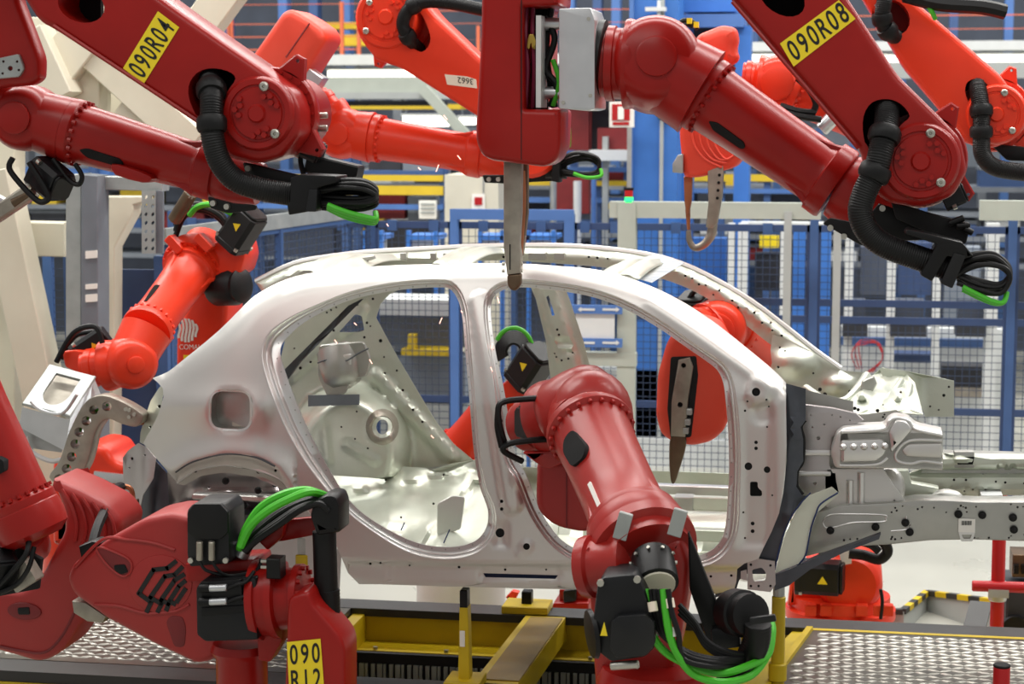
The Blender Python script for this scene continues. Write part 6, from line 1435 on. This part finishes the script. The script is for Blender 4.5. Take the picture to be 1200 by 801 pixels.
b = MB(); b.lathe(W(283, 752, -.95), (0, 0, -1), [(0, .11), (.03, .12), (.06, .1), (.4, .1)], n=28); b.build('arm_tube', 'red_deep', R7)
b = MB(); b.lathe((W(370, 800, -1.1).x, -1.1, 0), (0, 0, 1), [(0, .3), (.05, .3), (.06, .2), (.3, .18), (.45, .14)], n=28); b.build('base', 'red_deep', R7)
label_plate(R7, [(339, 811), (380, 808), (375.5, 748), (336, 752)], -1.204, '090\nR12')
b = MB(); b.cyl(W(288, 638, -1.0), W(282, 652, -1.0), .03, n=16, bev=.004); b.build('cable_gland', 'aluminium', R7)
px_cable(R7, [(281, 643, -1.05), (288, 620, -1.08), (306, 594, -1.1), (332, 579, -1.1), (358, 574, -1.06), (378, 580, -1.0)], 5, 'green_cable')
px_cable(R7, [(282, 640, -1.12), (294, 616, -1.14), (314, 598, -1.15), (340, 584, -1.14), (364, 576, -1.1), (384, 582, -1.0)], 5, 'green_cable')
for i in range(11):
    q = random.Random(150+i); e = q.uniform(-1, 1); z = -1.12+.02*i; f = i/10
    px_cable(R7, [(284+e*4, 644+e*3, z), (302, 630-14*f+e*3, z), (328, 612-20*f+e*3, z), (352, 596-12*f+e*2, z), (374, 588-4*f+e*3, z), (386, 596+e*4, z)], 4)
plate(R7, 'pipe_elbow', fil([(368, 586), (384, 579), (394, 581), (398, 592), (398, 624), (370, 628), (362, 604)], 4), -1.12, .16, 'black', .02)
b = MB(); b.cyl(W(380, 622, -1.04), W(384, 752, -1.04), .045, n=20); b.build('vertical_pipe', 'black_rubber', R7)
b = MB(); b.tube([W(384, 690, -1.04), W(385, 725, -1.04), W(386, 760, -1.04)], .047, n=14, corr=.012); b.build('pipe_sleeve', 'black_rubber', R7)
b = MB(); b.lathe(W(383, 718, -1.04), (0, 0, -1), [(0, .045), (.01, .062), (.05, .062), (.06, .045)], n=20); b.build('pipe_clamp', 'black', R7)
plate(R7, 'pipe_plate', [(300, 612), (366, 606), (372, 626), (330, 634), (300, 634)], -.9, .03, 'red_deep', .004)

# ---------------------------------------------------------------- centre robot reaching through the front door
R8 = robot('faded red robot reaching through the front door opening', 760, 760, -1.3)
pw, pe = W(690, 500, -.45), W(748, 628, -1.0)
tube_arm(R8, pw, pe, .163, .16, 'red_faded', slot=False, bolts=True)
cw = W(680, 478, -.3)
wrist(R8, cw, pw-cw, .158, 'red_faded', tool=W(615, 500, -.1)-cw, rt=.11, capr=.4, facing=(.85, -.25, .45))
b = MB(); b.ball(W(694, 486, -.4), .165, 1, 1, 1.1); b.build('wrist_dome', 'red_faded', R8)
fcs = (CAM-W(686, 542, -.7)); d8 = (pe-pw).normalized(); fcs = (fcs-d8*fcs.dot(d8)).normalized(); sd = d8.cross(fcs); sd = sd if sd.x > 0 else -sd
fs = (fcs*.82-sd*.57).normalized(); s2 = d8.cross(fs); s2 = s2 if s2.x > 0 else -s2
cc = pw.lerp(pe, .33)+fs*.128
q = MB(); q.prism(fil([(-.08, -.02), (-.075, .035), (.06, .06), (.1, .03), (.08, -.04), (-.03, -.05)], .025, 3), cc, d8, s2, fs, .034); q.build('cable_slot_shade', 'dark_void', R8)
q = MB(); q.prism([(-.1, -.008), (.08, -.008), (.08, .008), (-.1, .008)], pw.lerp(pe, .8)+fs*.146, d8, s2, fs, .01); q.build('maker_strip', 'white_label', R8)
b = MB(); b.lathe(pe, d8, [(-.05, .15), (-.04, .185), (0, .19), (.03, .185), (.035, .2), (.08, .2), (.09, .17), (.14, .17)], n=36); b.build('elbow_flange', 'red_faded', R8)
for x, y in ((730, 616), (794, 612)):
    b = MB(); b.box(W(x, y, -1.2), .025, .012, .05, U=(.95, 0, -.25), bev=.003); b.build('stop_plate', 'zinc', R8)
plate(R8, 'elbow_block', fil([(684, 650), (700, 632), (740, 628), (800, 630), (812, 660), (806, 700), (796, 760), (770, 860), (820, 860), (824, 700), (816, 640), (780, 625), (700, 628)][:8]+[(700, 860), (690, 700)], 8), -1.12, .3, 'red_faded', .04, 3)
b = MB(); A = W(684, 664, -1.1); D = W(742, 660, -1.15)-A; b.lathe(A, D, [(0, .08), (0, .11), (.02, .115), (.04, .115), (.05, .1), (.14, .105), (.16, .12), (.18, .12), (.19, .08)], n=30); b.build('drive_drum', 'red_faded', R8)
plate(R8, 'drum_lug', fil([(680, 652), (690, 640), (694, 664), (690, 690), (681, 686)], 2), -1.18, .12, 'red_faded', .006)
mo = plate(R8, 'servo_motor', fil([(700, 684), (706, 676), (744, 672), (752, 682), (768, 730), (768, 758), (756, 770), (716, 776), (698, 762), (693, 740)], 4), -1.42, .2, 'motor_black', .014, 2)
plate(R8, 'motor_face', fil([(716, 728), (724, 722), (756, 720), (767, 730), (767, 756), (757, 768), (722, 771), (714, 760)], 3), -1.47, .06, 'motor_black', .006)
b = MB(); b.lathe(W(696, 742, -1.36), (-.9, -.35, -.1), [(0, .09), (.015, .085), (.02, .05)], n=20); b.build('motor_cap', 'black', R8)
for x, y in ((704, 682), (747, 678)):
    p = W(x, y, -1.43); b = MB(); b.cyl(p, p-Vector((0, .014, 0)), .013, n=8); b.build('corner_bolt', 'bolt_steel', R8)
p = W(708, 738, -1.46); b = MB(); b.add([p-Vector((.014, 0, .02)), p+Vector((.012, 0, -.02)), p+Vector((0, 0, .03))], [(0, 1, 2)]); b.build('warning_triangle', 'yellow_label', R8, smooth=False)
b = MB(); b.cyl(W(716, 780, -1.4), W(748, 778, -1.42), .016, n=12, bev=.003); b.build('plug_connector', 'bolt_steel', R8)
b = MB(); A = W(764, 652, -1.2); D = W(772, 694, -1.34)-A; b.lathe(A, D, [(0, .05), (0, .075), (.02, .078), (.13, .078), (.135, .07)], n=24); b.build('cable_outlet', 'black', R8)
bl = MB()
for k in range(10):
    u_, v_, dn = frame(D); a = 2*PI*k/10; p = A+(u_*math.cos(a)+v_*math.sin(a))*.079+dn*.03; bl.cyl(p, p+(u_*math.cos(a)+v_*math.sin(a))*.008, .007, n=6)
o = bl.build('bolt_heads', 'bolt_steel', R8); o['kind'] = 'stuff'
b = MB(); e_ = A+D.normalized()*.13; b.lathe(e_, D, [(0, .066), (.012, .064), (.012, .03)], n=24); b.build('outlet_ring', 'cream', R8)
for i, (dx, c) in enumerate(((-13, 'green_cable'), (-7, 'black_rubber'), (-3, 'black_rubber'), (3, 'black_rubber'), (8, 'green_cable'), (13, 'black_rubber'))):
    z = -1.38-.012*i
    if c == 'green_cable':
        px_cable(R8, [(770+dx, 690, z), (772+dx, 712, z-.02), (776+dx, 740, z-.03), (788+dx*.6, 764, z-.02), (812, 786+dx*.4, z), (846, 795+dx*.5, z), (880, 786+dx*.6, -1.3), (900, 766, -1.22), (905, 742, -1.15), (904, 730, -1.1)], 4.8, c)
    else:
        px_cable(R8, [(770+dx, 690, z), (774+dx, 716, z-.02), (782+dx, 742, z-.02), (800, 764+dx*.5, z), (830, 774+dx*.5, z), (864, 774+dx*.4, -1.3), (890, 768, -1.2)], 3.4, c)
for x, y, m_ in ((764, 710, 'paper'), (784, 706, 'paper'), (787, 740, 'white_label')):
    b = MB(); b.cyl(W(x, y-5, -1.44), W(x+2, y+6, -1.45), .017, n=10); b.build('cable_tag', m_, R8)
for i in range(3):
    px_cable(R8, [(796, 708+i*5, -1.3), (814, 728+i*4, -1.32), (828, 750+i*4, -1.34), (850, 762+i*4, -1.32), (878, 766+i*4, -1.26), (900, 760+i*3, -1.2)], 3.2)
plate(R8, 'bracket_plate', fil([(806, 622), (812, 636), (844, 716), (856, 738), (852, 752), (830, 756), (822, 730), (808, 690)], 3), -1.15, .03, 'black', .005)
plate(R8, 'bracket_foot', fil([(833, 738), (866, 734), (868, 758), (835, 762)], 2), -1.2, .06, 'motor_black', .005)
b = MB(); b.lathe(W(858, 716, -1.15), W(890, 722, -1.3)-W(858, 716, -1.15), [(0, .05), (0, .08), (.02, .085), (.08, .085), (.085, .075), (.13, .075), (.14, .05)], n=26); b.build('hose_swivel', 'black_rubber', R8)
plate(R8, 'swivel_tab', fil([(878, 724), (908, 720), (910, 728), (880, 732)], 2), -1.33, .02, 'motor_black', .003)
b = MB(); b.tube([W(888, 730, -1.28), W(886, 752, -1.26), (W(876, 775, -1.22))], .05, n=12, corr=.012); b.build('corrugated_hose', 'black_rubber', R8)
b = MB(); b.lathe(W(770, 780, -1.1), (0, 0, -1), [(0, .2), (.05, .22), (W(770, 780, -1.1).z-.06, .22), (W(770, 780, -1.1).z-.05, .32), (W(770, 780, -1.1).z, .32)], n=28); b.build('lower_arm', 'red_deep', R8)
# wrist motor with guard, and gun inside the car
motor(R8, W(632, 494, -.22), (-.75, -.65, 0), .068, .07, warn=False)
for pts in ([(652, 466, -.3), (620, 467, -.35), (592, 470, -.4), (584, 478, -.42), (586, 500, -.42), (592, 520, -.4)], [(658, 513, -.32), (620, 516, -.38), (596, 520, -.42), (590, 528, -.42), (612, 540, -.36)], [(584, 478, -.42), (583, 500, -.42), (588, 524, -.42)]):
    b = MB(); b.tube([W(x, y, Y) for x, y, Y in pts], .013, n=8); b.build('motor_guard', 'black', R8)
plate(R8, 'wrist_lug', fil([(612, 530), (660, 528), (664, 540), (644, 550), (636, 548)], 2), -.3, .05, 'red_faded', .006)
G8 = gun('red rounded gun cover inside the front door behind the centre robot', 660, 580, -.1)
plate(G8, 'cover', fil([(628, 545), (634, 538), (700, 538), (720, 560), (724, 600), (712, 622), (680, 624), (650, 618), (627, 598)], [6, 5, 4, 8, 8, 10, 6, 12, 14], 4), -.12, .28, 'red_cover', .035, 4)
b = MB(); b.tube([W(664, 541, -.122), W(664, 618, -.122)], .003, n=6, smooth=False); b.build('cover_seam', 'maroon', G8)
plate(G8, 'mount_plate', [(630, 534), (672, 534), (672, 541), (630, 541)], -.15, .25, 'black', .004)

# ---------------------------------------------------------------- gun reaching in from the far side, seen through the front door
R9 = robot('bright red robot reaching into the windscreen with black motor on its foot', 985, 735, 2.6)
pw, pe = W(852, 384, 1.5), W(922, 438, 2.1)
tube_arm(R9, pw, pe, .14, .14, 'red_bright', slot=False)
cw = W(842, 384, 1.42); wrist(R9, cw, pw-cw, .14, 'red_bright', tool=W(812, 392, 1.3)-cw, rt=.12)
motor(R9, W(814, 366, 1.55), (-.1, -.3, .9), .07, .08)
px_cable(R9, [(806, 352, 1.5), (816, 340, 1.5), (830, 344, 1.5), (836, 356, 1.5)], 3)
G9 = gun('red gun cover with long steel blade hanging in the front door', 810, 450, 1.0)
plate(G9, 'cover', fil([(770, 440), (780, 404), (790, 386), (812, 372), (840, 380), (864, 420), (866, 460), (848, 505), (834, 518), (812, 523), (790, 520), (774, 510), (768, 488)], [6, 6, 8, 10, 10, 10, 10, 6, 8, 6, 6, 8, 8], 4), .85, .3, 'red_cover_bright', .04, 4)
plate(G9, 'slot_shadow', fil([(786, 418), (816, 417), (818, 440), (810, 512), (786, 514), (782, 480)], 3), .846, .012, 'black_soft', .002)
plate(G9, 'electrode_arm', [(795, 422), (808, 419), (812, 430), (806, 470), (803, 512), (786, 511), (787, 470)], .82, .05, 'gun_metal', .006, 2, [circ(801, 428, 3, n=10), circ(797, 474, 3.2, n=10)])
plate(G9, 'blade', cr([Vector(p) for p in [(786, 512), (800, 511), (804, 516), (802, 530), (796, 550), (791, 565), (787, 566), (785, 556), (784, 535)]], True, 3), .825, .04, 'gun_bronze', .008)
for x, y in ((808, 482), (806, 494), (804, 504)):
    b = MB(); b.box(W(x, y, .83), .012, .02, .014, bev=.003); b.build('clamp_block', 'zinc', G9)

# ---------------------------------------------------------------- small robot seen between the doors
R10 = robot('bright red robot with black servo motor seen between the pillars', 600, 560, 2.3)
motor(R10, W(612, 446, 2.2), (.5, -.3, .75), .085, .2)
plate(R10, 'elbow_block', fil([(586, 452), (600, 440), (618, 446), (622, 462), (606, 480), (584, 476)], 4), 2.15, .25, 'red_bright', .02)
A, B = W(594, 462, 2.3), W(535, 530, 2.3); tube_arm(R10, B, A, .12, .13, 'red_bright', slot=False)
plate(R10, 'lower_arm', fil([(528, 500), (548, 480), (560, 500), (560, 600), (520, 600)], 6), 2.4, .2, 'red_bright', .02)
MB().cyl((W(540, 640, 2.5).x, 2.5, 0), (W(540, 640, 2.5).x, 2.5, .6), .25, n=26, bev=.02).build('pedestal', 'white_paint', R10)
for i in range(8):
    q = random.Random(170+i); r_ = 8+i*1.5; cx_, cy_ = 602, 412; z = 2.2+.02*i
    px_cable(R10, [(cx_+r_*1.1*math.cos(a), cy_-r_*1.25*math.sin(a), z) for a in np.linspace(-.6, PI+.5, 8)], 2)
px_cable(R10, [(602+22*math.cos(a), 410-26*math.sin(a), 2.15) for a in np.linspace(-.3, PI*.85, 8)], 2.6, 'green_cable')
# red robot foot below the far sill
R11 = robot('deep red robot foot glimpsed under the sill beyond the deck', 690, 715, 2.4)
plate(R11, 'base_plate', fil([(648, 706), (690, 706), (690, 738), (640, 738)], 3), 2.4, .4, 'red_deep', .01)
plate(R11, 'base_drum', fil([(655, 690), (690, 690), (690, 708), (655, 708)], 3), 2.45, .3, 'red_deep', .01)
plate(R11, 'cable_box', fil([(660, 692), (675, 690), (675, 704), (660, 706)], 2), 2.4, .04, 'black', .005)
plate(R11, 'red_lever', fil([(592, 700), (600, 692), (608, 694), (602, 706)], 1), 2.0, .05, 'red_bright', .006)

# ---------------------------------------------------------------- robot base right of the hinge pillar
R12 = R9                                  # foot and shoulder of the robot that reaches through the windscreen
MB().bar(W(985, 655, 2.62), W(935, 455, 2.25), .16, .14, bev=.02).build('lower_arm', 'red_bright', R9)
c = W(996, 676, 2.6)
b = MB(); b.lathe(c-Vector((0, .2, 0)), (0, 1, 0), [(0, .05), (0, .14), (.02, .16), (.05, .175), (.4, .175)], n=34); b.build('shoulder_drum', 'red_bright', R12)
plate(R12, 'shoulder', fil([(928, 660), (1000, 640), (1026, 664), (1026, 704), (940, 706), (922, 712)], 6), 2.5, .3, 'red_bright', .02)
fz = W(990, 702, 2.5).z
b = MB(); b.lathe((c.x-.05, 2.62, 0), (0, 0, 1), [(0, .34), (.04, .34), (.05, .26), (fz*.55, .26), (fz*.57, .3), (fz*.75, .3), (fz*.78, .27), (fz, .27)], n=36); b.build('base', 'red_bright', R12)
for x in (950, 968, 1010, 1030, 1040):
    b = MB(); b.box(W(x, 714, 2.35), .03, .03, .03, bev=.005); b.build('base_lug', 'red_bright', R12)
motor(R12, W(936, 674, 2.3), (1, -.1, 0), .085, .22)
plate(R12, 'white_label', [(982, 639), (998, 637), (998, 660), (986, 662)], 2.385, .004, 'white_label', 0)
b = MB(); pc = W(990, 643, 2.38); b.lathe(pc, (0, -1, 0), [(0, .009), (.002, .009), (.002, .012), (0, .012)], n=14); b.build('label_mark', 'blue_bright', R12)
hose(R12, [(960, 648, 2.2), (990, 634, 2.2), (1016, 630, 2.2), (1034, 634, 2.22), (1040, 646, 2.24), (1030, 655, 2.26), (1012, 650, 2.3), (995, 648, 2.3)], 6.5)
px_cable(R12, [(1000, 632, 2.25), (1020, 638, 2.2), (1030, 646, 2.2)], 5)
px_cable(R12, [(1032, 690, 2.3), (1034, 705, 2.3), (1032, 725, 2.3)], 2)

# ---------------------------------------------------------------- welding sparks in the air
for i, (x, y, dx, dy, Y) in enumerate([(520, 135, 4, 5, .2), (490, 196, 3, 3, .2), (514, 193, -3, 8, .3), (433, 421, 3, 5, .1), (392, 398, 3, 4, 0), (577, 402, -1, 6, .1), (583, 348, 2, 7, 0), (540, 364, 2, 2, .1), (518, 372, -3, 7, .2), (415, 378, 3, 3, .3), (536, 182, 4, 5, .3), (453, 262, 2, 3, .3), (575, 430, 2, 5, 0), (505, 510, 3, 3, .2)]):
    m = MB(); m.tube([W(x, y, Y), W(x+dx, y+dy, Y)], .002, n=5, smooth=False)
    tag(m.build('welding_spark', 'spark'), 'tiny glowing welding spark flying near the car roof', 'spark', 'welding sparks')
